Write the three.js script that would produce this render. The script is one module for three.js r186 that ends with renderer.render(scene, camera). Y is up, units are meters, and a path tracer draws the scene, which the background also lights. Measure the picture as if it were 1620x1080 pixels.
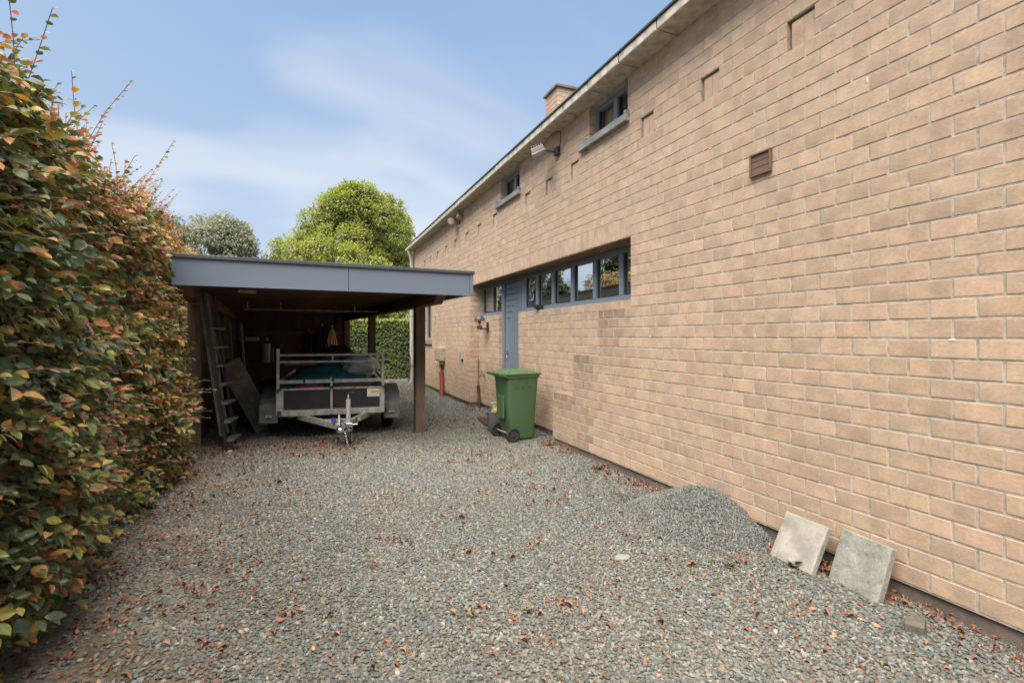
import * as THREE from 'three';
import { mergeGeometries, toCreasedNormals } from 'three/addons/utils/BufferGeometryUtils.js';
import { RoundedBoxGeometry } from 'three/addons/geometries/RoundedBoxGeometry.js';

// ------------------------------------------------------------------ camera, sky, sun, exposure
// Site axes: x to the right across the drive, y up, and a distance s ahead along the house wall (three's -z).
const scene = new THREE.Scene();
const EYE = 1.404, TURN = Math.atan(321 / 800);
const camera = new THREE.PerspectiveCamera(2 * Math.atan(540 / 800) * 180 / Math.PI, 1.5, 0.1, 1500);
camera.position.set(0, EYE, 0);
camera.rotation.y = -TURN;
camera.setViewOffset(1620, 1080, 0, 8.5, 1620, 1080);
const EXPOSURE = 3.0;
const renderer = new THREE.WebGLRenderer();
renderer.toneMapping = THREE.LinearToneMapping;
renderer.toneMappingExposure = EXPOSURE;
renderer.shadowMap.enabled = true;

function rng(seed) {
  let a = seed >>> 0;
  return () => { a = (a + 0x6D2B79F5) >>> 0; let t = a; t = Math.imul(t ^ (t >>> 15), t | 1); t ^= t + Math.imul(t ^ (t >>> 7), t | 61); return ((t ^ (t >>> 14)) >>> 0) / 4294967296; };
}
function hash3(x, y, z) { let h = Math.imul(x, 374761393) ^ Math.imul(y, 668265263) ^ Math.imul(z, 2147483647 ^ 0x5bd1e995); h = Math.imul(h ^ (h >>> 13), 1274126177); return ((h ^ (h >>> 16)) >>> 0) / 4294967296; }
const fade = (t) => t * t * (3 - 2 * t), lerp = (a, b, t) => a + (b - a) * t, clamp = (v, a, b) => Math.min(b, Math.max(a, v));
const step01 = (a, b, v) => fade(clamp((v - a) / (b - a), 0, 1));
function noise3(x, y, z) {
  const i = Math.floor(x), j = Math.floor(y), k = Math.floor(z), u = fade(x - i), v = fade(y - j), w = fade(z - k);
  const L = (dz) => lerp(lerp(hash3(i, j, k + dz), hash3(i + 1, j, k + dz), u), lerp(hash3(i, j + 1, k + dz), hash3(i + 1, j + 1, k + dz), u), v);
  return lerp(L(0), L(1), w);
}
function fbm3(x, y, z, o = 4) { let s = 0, a = 0.5, n = 0; for (let k = 0; k < o; k++) { s += a * noise3(x, y, z); n += a; x = x * 2.03 + 17; y = y * 2.03 + 31; z = z * 2.03 + 7; a *= 0.5; } return s / n; }
// tileable two-dimensional noise
function tnoise(u, v, p, seed) {
  const x = u * p, y = v * p, i = Math.floor(x), j = Math.floor(y), a = fade(x - i), b = fade(y - j), m = (q) => ((q % p) + p) % p;
  return lerp(lerp(hash3(m(i), m(j), seed), hash3(m(i + 1), m(j), seed), a), lerp(hash3(m(i), m(j + 1), seed), hash3(m(i + 1), m(j + 1), seed), a), b);
}
function tfbm(u, v, p, seed, o = 4) { let s = 0, a = 0.5, n = 0; for (let k = 0; k < o; k++) { s += a * tnoise(u, v, p, seed + k); n += a; p *= 2; a *= 0.55; } return s / n; }

{ // one sky: thin bright cloud veils over blue, the same all round
  const w = 1024, h = 512, d = new Float32Array(w * h * 4);
  for (let j = 0; j < h; j++) {
    const el = ((j + 0.5) / h - 0.5) * Math.PI, sy = Math.sin(el), cy = Math.cos(el);
    for (let i = 0; i < w; i++) {
      const az = ((i + 0.5) / w - 0.5) * 2 * Math.PI, x = cy * Math.cos(az), z = cy * Math.sin(az);
      const e = clamp(sy, 0, 1), k = Math.pow(1 - e, 2.2);
      let r = lerp(0.24, 0.60, k), g = lerp(0.42, 0.74, k), b = lerp(0.72, 0.93, k);
      const q = 1 / (e + 0.22), cx = x * q, cz = z * q;
      const warp = fbm3(cx * 1.1, 3, cz * 1.1, 3);
      let c = fbm3(cx * 1.25 + warp * 1.5, 9.2, cz * 2.4 - warp, 5);
      c = step01(0.42, 0.76, c) * 0.55 + step01(0.30, 0.8, fbm3(cx * 0.7, 21, cz * 0.7, 3)) * 0.32;
      r = lerp(r, 0.84, c); g = lerp(g, 0.89, c); b = lerp(b, 0.97, c);
      const o = (j * w + i) * 4; d[o] = r / EXPOSURE; d[o + 1] = g / EXPOSURE; d[o + 2] = b / EXPOSURE; d[o + 3] = 1;
    }
  }
  const t = new THREE.DataTexture(d, w, h, THREE.RGBAFormat, THREE.FloatType);
  t.mapping = THREE.EquirectangularReflectionMapping; t.magFilter = THREE.LinearFilter; t.minFilter = THREE.LinearFilter; t.wrapS = THREE.RepeatWrapping; t.needsUpdate = true;
  scene.background = t; scene.environment = t;
}
const sun = new THREE.DirectionalLight(new THREE.Color(1, 0.935, 0.84), 4.0);
sun.position.set(-3.6, 13.5, 4.4); sun.target.position.set(0, 0, -6);
sun.position.add(sun.target.position);
sun.castShadow = true; sun.shadow.radius = 130; sun.shadow.mapSize.set(2048, 2048);
Object.assign(sun.shadow.camera, { left: -26, right: 26, top: 26, bottom: -26, near: 0.5, far: 80 });
scene.add(sun, sun.target);

// ------------------------------------------------------------------ helpers
const V = (x, y, s) => new THREE.Vector3(x, y, -s);
const lin = (r, g, b) => new THREE.Color().setRGB(r, g, b);
const used = new Map();
function numbered(name) { const n = used.get(name) ?? 0; used.set(name, n + 1); return n ? name + '_' + String(n).padStart(3, '0') : name; }
function fin(o) { o.castShadow = true; o.receiveShadow = true; return o; }
function thing(name, label, category, group, at, turn = 0) {
  const o = new THREE.Group(); o.name = numbered(name); o.userData = { label, category }; if (group) o.userData.group = group;
  if (at) o.position.copy(at); o.rotation.y = turn; scene.add(o); return o;
}
function one(name, geo, mat, label, category, group) { const m = fin(new THREE.Mesh(geo, mat)); m.name = numbered(name); m.userData = { label, category }; if (group) m.userData.group = group; scene.add(m); return m; }
function part(name, geo, mat, parent) { const m = fin(new THREE.Mesh(Array.isArray(geo) ? join(geo) : geo, mat)); m.name = name; parent.add(m); return m; }
function sub(name, parent) { const g = new THREE.Group(); g.name = name; parent.add(g); return g; }
function join(list) {
  const c = list.map((g) => { const q = g.index ? g.toNonIndexed() : g.clone(); for (const k of Object.keys(q.attributes)) if (!['position', 'normal', 'uv'].includes(k)) q.deleteAttribute(k); return q; });
  return mergeGeometries(c);
}
// uv in metres by the face's main direction
function metric(g) {
  if (g.index) g = g.toNonIndexed();
  const p = g.attributes.position, uv = new Float32Array(p.count * 2), a = new THREE.Vector3(), b = new THREE.Vector3(), c = new THREE.Vector3();
  for (let i = 0; i < p.count; i += 3) {
    a.fromBufferAttribute(p, i); b.fromBufferAttribute(p, i + 1); c.fromBufferAttribute(p, i + 2);
    const n = b.clone().sub(a).cross(c.clone().sub(a)), ax = Math.abs(n.x), ay = Math.abs(n.y), az = Math.abs(n.z);
    [a, b, c].forEach((q, k) => { const o = (i + k) * 2; if (ax >= ay && ax >= az) { uv[o] = q.z; uv[o + 1] = q.y; } else if (ay >= az) { uv[o] = q.x; uv[o + 1] = q.z; } else { uv[o] = q.x; uv[o + 1] = q.y; } });
  }
  g.setAttribute('uv', new THREE.BufferAttribute(uv, 2));
  return g;
}
function bx(x0, x1, y0, y1, s0, s1, r = 0) {
  const w = Math.abs(x1 - x0), h = Math.abs(y1 - y0), d = Math.abs(s1 - s0);
  const g = r > 0 ? new RoundedBoxGeometry(w, h, d, 1, Math.min(r, w * 0.45, h * 0.45, d * 0.45)) : new THREE.BoxGeometry(w, h, d);
  g.translate((x0 + x1) / 2, (y0 + y1) / 2, -(s0 + s1) / 2);
  return metric(g);
}
// a bar of section w x h between two points
function bar(a, b, w, h, r = 0.002, up = new THREE.Vector3(0, 1, 0)) {
  const d = b.clone().sub(a), L = d.length(), g = r > 0 ? new RoundedBoxGeometry(w, h, L, 1, Math.min(r, w * 0.45, h * 0.45)) : new THREE.BoxGeometry(w, h, L);
  const q = metric(g), m = new THREE.Matrix4().lookAt(a, b, Math.abs(d.y) > 0.95 * L ? new THREE.Vector3(1, 0, 0) : up);
  return q.applyMatrix4(m.setPosition(a.clone().add(b).multiplyScalar(0.5)));
}
function rod(a, b, r, n = 10, r2 = r) {
  const d = b.clone().sub(a), g = new THREE.CylinderGeometry(r2, r, d.length(), n);
  g.applyQuaternion(new THREE.Quaternion().setFromUnitVectors(new THREE.Vector3(0, 1, 0), d.clone().normalize()));
  return g.translate((a.x + b.x) / 2, (a.y + b.y) / 2, (a.z + b.z) / 2);
}
const tube = (pts, r, n = 24, k = 7) => new THREE.TubeGeometry(new THREE.CatmullRomCurve3(pts), n, r, k);
// polygon in the (s, y) plane, thick along x from x0 to x1
function slab(pts, x0, x1, holes = []) {
  const sh = new THREE.Shape(pts.map(([s, y]) => new THREE.Vector2(s, y)));
  for (const h of holes) sh.holes.push(new THREE.Path(h.map(([s, y]) => new THREE.Vector2(s, y))));
  const g = new THREE.ExtrudeGeometry(sh, { depth: x1 - x0, bevelEnabled: false });
  g.applyMatrix4(new THREE.Matrix4().set(0, 0, 1, x0, 0, 1, 0, 0, -1, 0, 0, 0, 0, 0, 0, 1));   // s to -z, depth to +x
  return metric(g);
}
// polygon in the (x, y) plane, thick along s
function slabS(pts, s0, s1) {
  const g = new THREE.ExtrudeGeometry(new THREE.Shape(pts.map(([x, y]) => new THREE.Vector2(x, y))), { depth: s1 - s0, bevelEnabled: false });
  return metric(g.translate(0, 0, -s1));
}
function tex(size, fn, srgb, rep = 1) {
  const d = new Uint8Array(size * size * 4);
  for (let j = 0; j < size; j++) for (let i = 0; i < size; i++) { const c = fn((i + 0.5) / size, (j + 0.5) / size), o = (j * size + i) * 4; d[o] = clamp(c[0], 0, 1) * 255; d[o + 1] = clamp(c[1], 0, 1) * 255; d[o + 2] = clamp(c[2], 0, 1) * 255; d[o + 3] = 255; }
  const t = new THREE.DataTexture(d, size, size); t.wrapS = t.wrapT = THREE.RepeatWrapping; t.magFilter = THREE.LinearFilter; t.minFilter = THREE.LinearMipmapLinearFilter; t.generateMipmaps = true;
  if (srgb) t.colorSpace = THREE.SRGBColorSpace; t.repeat.set(rep, rep); t.needsUpdate = true; return t;
}
const withRep = (t, u, v = u) => { const c = t.clone(); c.repeat.set(u, v); c.needsUpdate = true; return c; };
const grey = (v) => [v, v, v];
const tGrain = tex(512, (u, v) => grey(0.80 + 0.22 * (tfbm(u, v, 8, 3, 5) - 0.5) * 1.6 + 0.10 * (tnoise(u, v, 128, 9) - 0.5)), true);
const tRough = tex(512, (u, v) => grey(0.5 + 0.55 * (tfbm(u, v, 16, 41, 5) - 0.5) + 0.28 * (tnoise(u, v, 200, 5) - 0.5)), false);
const tBlot = tex(512, (u, v) => { const a = tfbm(u, v, 3, 71, 6), b = tfbm(u, v, 24, 77, 3); return grey(0.62 + 0.5 * (a - 0.35) + 0.18 * (b - 0.5)); }, true);
const tBrick = tex(512, (u, v) => { const a = tfbm(u, v, 6, 11, 4), b = tnoise(u, v * 2, 60, 5), c = tnoise(u, v, 170, 8), pit = c > 0.93 ? 0.16 : 0; return [0.88 + 0.22 * (a - 0.5) + 0.07 * (b - 0.5) - pit, 0.88 + 0.20 * (a - 0.5) + 0.08 * (b - 0.5) - pit, 0.88 + 0.18 * (a - 0.5) + 0.10 * (b - 0.5) - pit]; }, true);
const tWood = tex(512, (u, v) => { const g = tfbm(u * 1, v, 2, 21, 3) * 0.6, l = tnoise(u * 1, v, 2, 31); const s = Math.sin((v * 22 + g * 9 + l * 2) * Math.PI * 2) * 0.5 + 0.5; return grey(0.74 + 0.07 * s + 0.34 * (tfbm(u, v, 4, 51, 5) - 0.5) + 0.16 * (tnoise(u * 0.25, v * 1, 64, 57) - 0.5)); }, true);
const std = (c, roughness = 0.85, o = {}) => new THREE.MeshStandardMaterial({ color: c, roughness, metalness: 0, ...o });
const phys = (c, roughness, o = {}) => new THREE.MeshPhysicalMaterial({ color: c, roughness, ...o });

// ------------------------------------------------------------------ materials
const M = {};
M.mortar = std(lin(0.68, 0.61, 0.51), 0.95, { map: withRep(tGrain, 3), bumpMap: withRep(tRough, 5), bumpScale: 0.003 });
M.brickwork = std(lin(1, 1, 1), 0.93, { vertexColors: true, map: withRep(tBrick, 1.6), bumpMap: withRep(tRough, 4), bumpScale: 0.0014 });
M.plinth = std(lin(0.34, 0.27, 0.215), 0.95, { map: withRep(tBlot, 1.1), bumpMap: withRep(tRough, 2.5), bumpScale: 0.004 });
M.blue = std(lin(0.185, 0.22, 0.265), 0.45);
M.fascia = std(lin(0.128, 0.156, 0.198), 0.42);
M.cap = std(lin(0.10, 0.115, 0.125), 0.55, { map: withRep(tBlot, 0.8) });
M.glass = phys(lin(0.92, 0.95, 0.94), 0.012, { transmission: 1, thickness: 0, ior: 1.75 });
M.mirrorPane = phys(lin(0.66, 0.69, 0.68), 0.012, { metalness: 1 });                         // window panes made mirror-like to strengthen their reflections
M.clear = phys(lin(0.95, 0.95, 0.93), 0.04, { transmission: 1, thickness: 0, ior: 1.5 });
M.sill = std(lin(0.46, 0.46, 0.44), 0.75, { map: withRep(tBlot, 2), bumpMap: withRep(tRough, 4), bumpScale: 0.002 });
M.concrete = std(lin(0.80, 0.74, 0.63), 0.92, { map: withRep(tGrain, 1.7), bumpMap: withRep(tRough, 3), bumpScale: 0.004 });
M.zinc = std(lin(0.10, 0.115, 0.11), 0.55, { map: withRep(tBlot, 1.5), metalness: 0.2 });
M.soffit = std(lin(0.30, 0.20, 0.125), 0.95, { map: withRep(tGrain, 2), bumpMap: withRep(tRough, 4), bumpScale: 0.003 });
M.room = std(lin(0.16, 0.13, 0.10), 0.95);
M.tile = std(lin(0.10, 0.085, 0.08), 0.8, { map: withRep(tBlot, 1) });
M.post = std(lin(0.125, 0.088, 0.058), 0.85, { map: withRep(tWood, 0.5, 1.6), bumpMap: withRep(tWood, 0.5, 1.6), bumpScale: 0.002 });
M.rafter = std(lin(0.19, 0.11, 0.065), 0.85, { map: withRep(tWood, 0.6, 2), bumpMap: withRep(tWood, 0.6, 2), bumpScale: 0.002 });
const upright = (t, u, v) => { const c = withRep(t, u, v); c.rotation = Math.PI / 2; return c; };
M.upright = std(lin(0.20, 0.14, 0.095), 0.85, { map: upright(tWood, 0.5, 1.6), bumpMap: upright(tWood, 0.5, 1.6), bumpScale: 0.002 });
M.stave = [0, 1, 2].map((k) => std(lin(0.08 + 0.022 * k, 0.052 + 0.014 * k, 0.032 + 0.008 * k), 0.88, { map: upright(tWood, 0.7 + 0.2 * k, 1.7), bumpMap: upright(tWood, 0.7, 1.7), bumpScale: 0.002 }));
M.plank = [0, 1, 2].map((k) => std(lin(0.10 + 0.02 * k, 0.062 + 0.012 * k, 0.036 + 0.007 * k), 0.88, { map: withRep(tWood, 0.7 + 0.2 * k, 1.7), bumpMap: withRep(tWood, 0.7, 1.7), bumpScale: 0.002 }));
M.white = std(lin(0.62, 0.61, 0.57), 0.5, { map: withRep(tGrain, 2) });
M.cream = std(lin(0.60, 0.50, 0.37), 0.6, { map: withRep(tGrain, 2) });
M.black = std(lin(0.018, 0.018, 0.018), 0.6);
M.rubber = std(lin(0.02, 0.02, 0.02), 0.85, { bumpMap: withRep(tRough, 6), bumpScale: 0.001 });
M.galv = std(lin(0.56, 0.55, 0.49), 0.5, { metalness: 0.15, map: withRep(tGrain, 3) });
M.chrome = std(lin(0.75, 0.75, 0.74), 0.2, { metalness: 1 });
M.grass = std(lin(0.055, 0.075, 0.025), 0.95, { map: withRep(tBlot, 0.5) });

// ------------------------------------------------------------------ ground
const bank = (x, s) => Math.exp(-Math.pow((x + 0.35) / 1.0, 2) - Math.pow((s - 6.25) / 0.95, 2)) * 0.085 + Math.exp(-Math.pow((x + 0.83 + 0.09 * s) / 0.38, 2)) * 0.055 * step01(-1, 1, s);
const H = (x, s) => (s > 20 || x < -6 ? -0.02 : bank(x, s) + 0.022 * (fbm3(x * 0.8, 5, s * 0.8, 3) - 0.5) + 0.012 * (fbm3(x * 3, 2, s * 3, 2) - 0.5));
{
  const xs = [-700, -250, -90, -40, -20, -12, -8, -6], ss = [-60, -25, -10, -5, -2.5];
  for (let x = -4.9; x <= 3.35; x += 0.1) xs.push(x); xs.push(4.2, 6, 12, 25, 60, 200, 700);
  for (let s = -1.2; s <= 18.4; s += 0.1) ss.push(s); ss.push(20, 23, 28, 36, 50, 80, 150, 320, 800);
  const p = [], uv = [], ix = [];
  for (const s of ss) for (const x of xs) { p.push(x, H(x, s), -s); uv.push(x, s); }
  const n = xs.length;
  for (let j = 0; j < ss.length - 1; j++) for (let i = 0; i < n - 1; i++) { const a = j * n + i; ix.push(a, a + 1, a + n, a + 1, a + n + 1, a + n); }
  const g = new THREE.BufferGeometry(); g.setAttribute('position', new THREE.Float32BufferAttribute(p, 3)); g.setAttribute('uv', new THREE.Float32BufferAttribute(uv, 2)); g.setIndex(ix); g.computeVertexNormals();
  const soil = tex(512, (u, v) => { const a = tfbm(u, v, 5, 91, 6), b = tnoise(u, v, 90, 14); return [0.40 + 0.22 * (a - 0.5) + 0.16 * (b - 0.5), 0.36 + 0.22 * (a - 0.5) + 0.16 * (b - 0.5), 0.30 + 0.2 * (a - 0.5) + 0.15 * (b - 0.5)]; }, true);
  const m = fin(new THREE.Mesh(g, std(lin(1, 1, 1), 0.97, { map: withRep(soil, 0.9), bumpMap: withRep(tRough, 2.2), bumpScale: 0.012 })));
  m.name = 'ground'; m.userData = { kind: 'structure', label: 'bare stony soil under the gravel of the drive', category: 'ground' }; scene.add(m);
  const lawn = fin(new THREE.Mesh(metric(new THREE.PlaneGeometry(400, 300).rotateX(-Math.PI / 2).translate(0, 0.02, -170.5)), M.grass));
  lawn.name = 'lawn'; lawn.userData = { kind: 'structure', label: 'rough green lawn beyond the far hedge', category: 'lawn' }; scene.add(lawn);
}
function stoneGeo(seed, flat) {
  const R = rng(seed), g = new THREE.IcosahedronGeometry(1, 0), p = g.attributes.position, seen = new Map();
  for (let i = 0; i < p.count; i++) {
    const k = [p.getX(i), p.getY(i), p.getZ(i)].map((q) => q.toFixed(2)).join();
    if (!seen.has(k)) seen.set(k, [0.62 + 0.6 * R(), 0.62 + 0.6 * R(), 0.62 + 0.6 * R()]);
    const f = seen.get(k); p.setXYZ(i, p.getX(i) * f[0] * 1.15, p.getY(i) * f[1] * flat, p.getZ(i) * f[2] * 0.85);
  }
  g.deleteAttribute('uv'); g.computeVertexNormals(); return g;
}
const stones = [stoneGeo(5, 0.62), stoneGeo(8, 0.55), stoneGeo(13, 0.7)];
const mStone = std(lin(1, 1, 1), 0.88);
const tmpQ = new THREE.Quaternion(), tmpE = new THREE.Euler(), tmpM = new THREE.Matrix4(), tmpC = new THREE.Color();
const hedgeX = (s) => -0.83 - 0.09 * s;                       // foot of the hedge
function stoneColor(R, cool, tan = 0) {
  const t = R() * (1 - tan), d = 0.52 + 1.25 * R() * R() + 0.28 * R();
  if (t < 0.08) return tmpC.setRGB(0.15 * d, 0.108 * d, 0.078 * d);
  if (t < 0.20) return tmpC.setRGB(0.165 * d, 0.152 * d, 0.123 * d);
  return tmpC.setRGB((0.124 - 0.017 * cool) * d, (0.124 - 0.007 * cool) * d, (0.103 + 0.008 * cool) * d);
}
function scatter(parent, name, list) {
  stones.forEach((g, k) => {
    const mine = list.filter((_, i) => i % 3 === k), im = fin(new THREE.InstancedMesh(g, mStone, mine.length));
    mine.forEach((q, i) => { im.setMatrixAt(i, q.m); im.setColorAt(i, q.c); });
    im.name = name; parent.add(im);
  });
}
{
  const R = rng(77), list = [];
  const zones = [[0.9, 3.4, 0.0165, 0.0118], [3.4, 6, 0.0175, 0.0118], [6, 9.5, 0.021, 0.0125], [9.5, 17.2, 0.033, 0.018]];
  for (const [s0, s1, gap, rad] of zones) for (let s = s0; s < s1; s += gap) for (let x = hedgeX(s) - 0.25; x < 3.16; x += gap) {
    const px = x + (R() - 0.5) * gap * 1.3, ps = s + (R() - 0.5) * gap * 1.3;
    if (px > 2.95 && (ps < 5.9 || ps > 9.6)) continue;
    const near = px - hedgeX(ps), bare = fbm3(px * 2.2, 4, ps * 2.2, 3);
    if (near < 1.0 && R() < (1.0 - near) * 0.85 * (0.4 + 1.2 * bare)) continue;
    const inside = px < 1.35 && ps > 6.9; if (inside && R() < 0.25 + 0.5 * bare) continue;
    const f = 0.7 + 0.75 * R() * R() + 0.2 * R();
    tmpQ.setFromEuler(tmpE.set((R() - 0.5) * 0.9, R() * 6.283, (R() - 0.5) * 0.9));
    list.push({ m: new THREE.Matrix4().compose(V(px, H(px, ps) + rad * (0.12 + 0.45 * R()), ps), tmpQ, new THREE.Vector3(1, 1, 1).multiplyScalar(rad * f)), c: stoneColor(R, 0.3 + 0.9 * fbm3(px, 8, ps, 2), 0.55 * step01(1.1, 0.2, near) + 0.25 * step01(0.45, 0.7, bare)).clone().multiplyScalar(0.8 + 0.42 * fbm3(px * 1.3, 14, ps * 0.6, 3)) });
  }
  const g = new THREE.Group(); g.name = 'gravel'; g.userData = { kind: 'stuff', label: 'loose grey crushed gravel covering the drive', category: 'gravel' }; scene.add(g);
  scatter(g, 'stones', list);
}
{ // heap of finer gravel tipped against the wall
  const R = rng(19), hp = thing('gravel_heap', 'low heap of fine blue grey gravel tipped against the brick wall', 'gravel heap'); hp.userData.kind = 'stuff';
  const cx = 2.72, cs = 3.0, top = (x, s) => { const a = (x - cx) / 0.52, b = (s - cs) / (s > cs ? 0.66 : 0.52), r = Math.sqrt(a * a + b * b) + 0.34 * (fbm3(x * 3.5, 1, s * 3.5, 4) - 0.5); return 0.31 * (0.75 * Math.pow(clamp(1 - r, 0, 1), 0.95) + 0.25 * Math.pow(clamp(1.35 - r, 0, 1), 2.2) * 0.55); };
  const p = [], ix = [], n = 44;
  for (let j = 0; j <= n; j++) for (let i = 0; i <= n; i++) { const x = lerp(2.05, 2.945, i / n), s = lerp(2.3, 3.9, j / n); p.push(x, H(x, s) - 0.01 + top(x, s), -s); }
  for (let j = 0; j < n; j++) for (let i = 0; i < n; i++) { const a = j * (n + 1) + i; ix.push(a, a + 1, a + n + 1, a + 1, a + n + 2, a + n + 1); }
  const g = new THREE.BufferGeometry(); g.setAttribute('position', new THREE.Float32BufferAttribute(p, 3)); g.setIndex(ix); g.computeVertexNormals();
  part('heap_core', g, std(lin(0.10, 0.10, 0.09), 0.95), hp);
  const list = [];
  for (let k = 0; k < 26000; k++) {
    const x = 2.05 + 0.89 * R(), s = 2.3 + 1.6 * R(), h = top(x, s); if (h < 0.006) continue;
    tmpQ.setFromEuler(tmpE.set(R() * 6, R() * 6, R() * 6)); const f = 0.0075 * (0.6 + 0.8 * R());
    list.push({ m: new THREE.Matrix4().compose(V(x, H(x, s) + h - 0.004 + 0.006 * R(), s), tmpQ, new THREE.Vector3(f, f, f)), c: stoneColor(R, 0.9).clone().multiplyScalar(1.12) });
  }
  for (let k = 0; k < 900; k++) { const a = R() * 6.283, q = 0.62 + 0.5 * R() * R(), x = cx - Math.abs(Math.cos(a)) * q, s = cs + Math.sin(a) * q * 1.1; if (x > 2.93) continue; tmpQ.setFromEuler(tmpE.set(R() * 6, R() * 6, R() * 6)); const f = 0.008 * (0.6 + 0.9 * R()); list.push({ m: new THREE.Matrix4().compose(V(x, H(x, s) + 0.012, s), tmpQ, new THREE.Vector3(f, f, f)), c: stoneColor(R, 0.9).clone() }); }
  scatter(hp, 'stones', list);
}

// ------------------------------------------------------------------ the house
const WX = 2.949, Y0 = 0.09;                                     // wall plane, underside of the first course
const house = thing('brick_house', 'long house of pale pink and yellow brick with a concrete eaves gutter', 'house');
const bY = new THREE.Vector3(0, 1, 0), bX = new THREE.Vector3(1, 0, 0), bZ = new THREE.Vector3(0, 0, 1), bN = new THREE.Vector3(0, 0, -1);
const dip = V(0, 0, 0);
function brickTo(out, O, r, u, n, w, h, d, R, col) {
  const c = 0.0022, j = () => (R() - 0.5) * 0.003, ou = R() * 5, ov = R() * 5;
  const P = (a, b, k) => [O.x + r.x * a + u.x * b + n.x * k, O.y + r.y * a + u.y * b + n.y * k, O.z + r.z * a + u.z * b + n.z * k, a + ou, b + ov];
  const C = [[0, 0], [w, 0], [w, h], [0, h]].map(([a, b]) => [a + j(), b + j()]), tip = (R() - 0.5) * 0.002;
  const F = C.map(([a, b], i) => P(a + (i % 3 ? -c : c), b + (i < 2 ? c : -c), tip + (R() - 0.5) * 0.0012)), Mi = C.map(([a, b]) => P(a, b, c)), B = C.map(([a, b]) => P(a, b, d));
  const q = (a, b, e, f) => { for (const v of [a, b, e, a, e, f]) { out.p.push(v[0], v[1], v[2]); out.uv.push(v[3], v[4]); if (col) out.c.push(col.r, col.g, col.b); } };
  q(F[0], F[1], F[2], F[3]);
  for (let i = 0; i < 4; i++) { const k = (i + 1) % 4; q(Mi[i], Mi[k], F[k], F[i]); q(B[i], B[k], Mi[k], Mi[i]); }
}
function brickGeo(out) {
  const g = new THREE.BufferGeometry(); g.setAttribute('position', new THREE.Float32BufferAttribute(out.p, 3)); g.setAttribute('uv', new THREE.Float32BufferAttribute(out.uv, 2));
  if (out.c.length) g.setAttribute('color', new THREE.Float32BufferAttribute(out.c, 3)); g.computeVertexNormals(); return g;
}
const fresh = () => ({ p: [], uv: [], c: [] });
const tints = [[0.574, 0.405, 0.279], [0.565, 0.407, 0.274], [0.585, 0.417, 0.29], [0.577, 0.399, 0.27], [0.568, 0.415, 0.276], [0.585, 0.404, 0.282], [0.554, 0.391, 0.267], [0.571, 0.408, 0.29], [0.592, 0.426, 0.296], [0.561, 0.385, 0.266], [0.582, 0.401, 0.276], [0.565, 0.411, 0.282]];
const stain = (y, s) => {                                           // rain stains below the ledges of the stepped wall end
  let k = 1; for (const [se, ye] of [[4.8, 1.69], [5.36, 1.19], [5.92, 0.69]]) { const a = se - s, b = ye - y; if (a > -0.02 && a < 0.62 && b > 0 && b < 0.75) k = Math.min(k, 1 - 0.50 * Math.exp(-b * 2.4) * (a < 0.42 ? 1 : 0.45)); }
  if (s > 4.95 && s < 6.0 && y < 0.62) k = Math.min(k, 0.70 + 0.22 * noise3(s * 4, y * 5, 2)); return k;
};
const SLOTS = [2.44, 3.24, 4.04, 5.44, 6.14, 6.84, 8.24, 9.1, 9.9, 10.74, 11.54, 12.4, 13.2, 13.9];
const HOLES = [[4.25, 5.0, 3.59, 3.99], [7.04, 7.86, 3.59, 3.99], [13.0, 13.87, 1.29, 2.39], [4.2, 9.59, 1.69, 2.59], [4.8, 9.59, 1.19, 1.69], [5.36, 9.59, 0.69, 1.19], [5.92, 9.59, 0, 0.69], ...SLOTS.map((s) => [s - 0.2, s, 3.29, 3.49])];
function solid(y, s0, s1, holes) {
  let list = [[s0, s1]];
  for (const [a, b, c, d] of holes) if (y > c && y < d) list = list.flatMap(([p, q]) => b <= p || a >= q ? [[p, q]] : [[p, a], [b, q]].filter(([m, n]) => n - m > 0.015));
  return list;
}
const sinT = Math.sin(TURN), cosT = Math.cos(TURN);
const toPx = (x, y, s) => { const d = x * sinT + s * cosT; return d < 0.2 ? null : [810 + 800 * (x * cosT - s * sinT) / d, 531.5 - 800 * (y - EYE) / d, d]; };
const rb = rng(404), all = [];
function courses(x, s0, s1, yTop, holes, phase) {
  for (let k = 0; Y0 + k * 0.1 + 0.09 <= yTop + 0.001; k++) {
    const y = Y0 + k * 0.1;
    for (const [a, b] of solid(y + 0.05, s0, s1, holes)) {
      const start = Math.floor((a - phase - (k % 2 ? 0 : 0.1)) / 0.2) * 0.2 + phase + (k % 2 ? 0 : 0.1);
      for (let t = start; t < b; t += 0.2) { const p = Math.max(t + 0.0055, a), q = Math.min(t + 0.2 - 0.0055, b); if (q - p > 0.02) all.push({ x, y: y + 0.006, s0: p, s1: q, h: 0.0885, full: q - p > 0.185 }); }
    }
  }
}
courses(WX, -1.5, 15.43, 3.99, HOLES, 2.105);
courses(3.14, 4.2, 7.544, 1.79, [], 2.16);
courses(3.14, 8.453, 9.59, 1.79, [], 2.06);
for (let s = 4.2; s < 9.55; s += 0.1) all.push({ x: WX, y: 2.396, s0: s + 0.005, s1: Math.min(s + 0.095, 9.59), h: 0.189 });       // soldier course over the opening
for (const s of SLOTS) for (const k of [0, 1]) all.push({ x: 2.968, y: 3.294, s0: s - 0.197 + 0.089 * k, s1: s - 0.112 + 0.089 * k, h: 0.180 });
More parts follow.
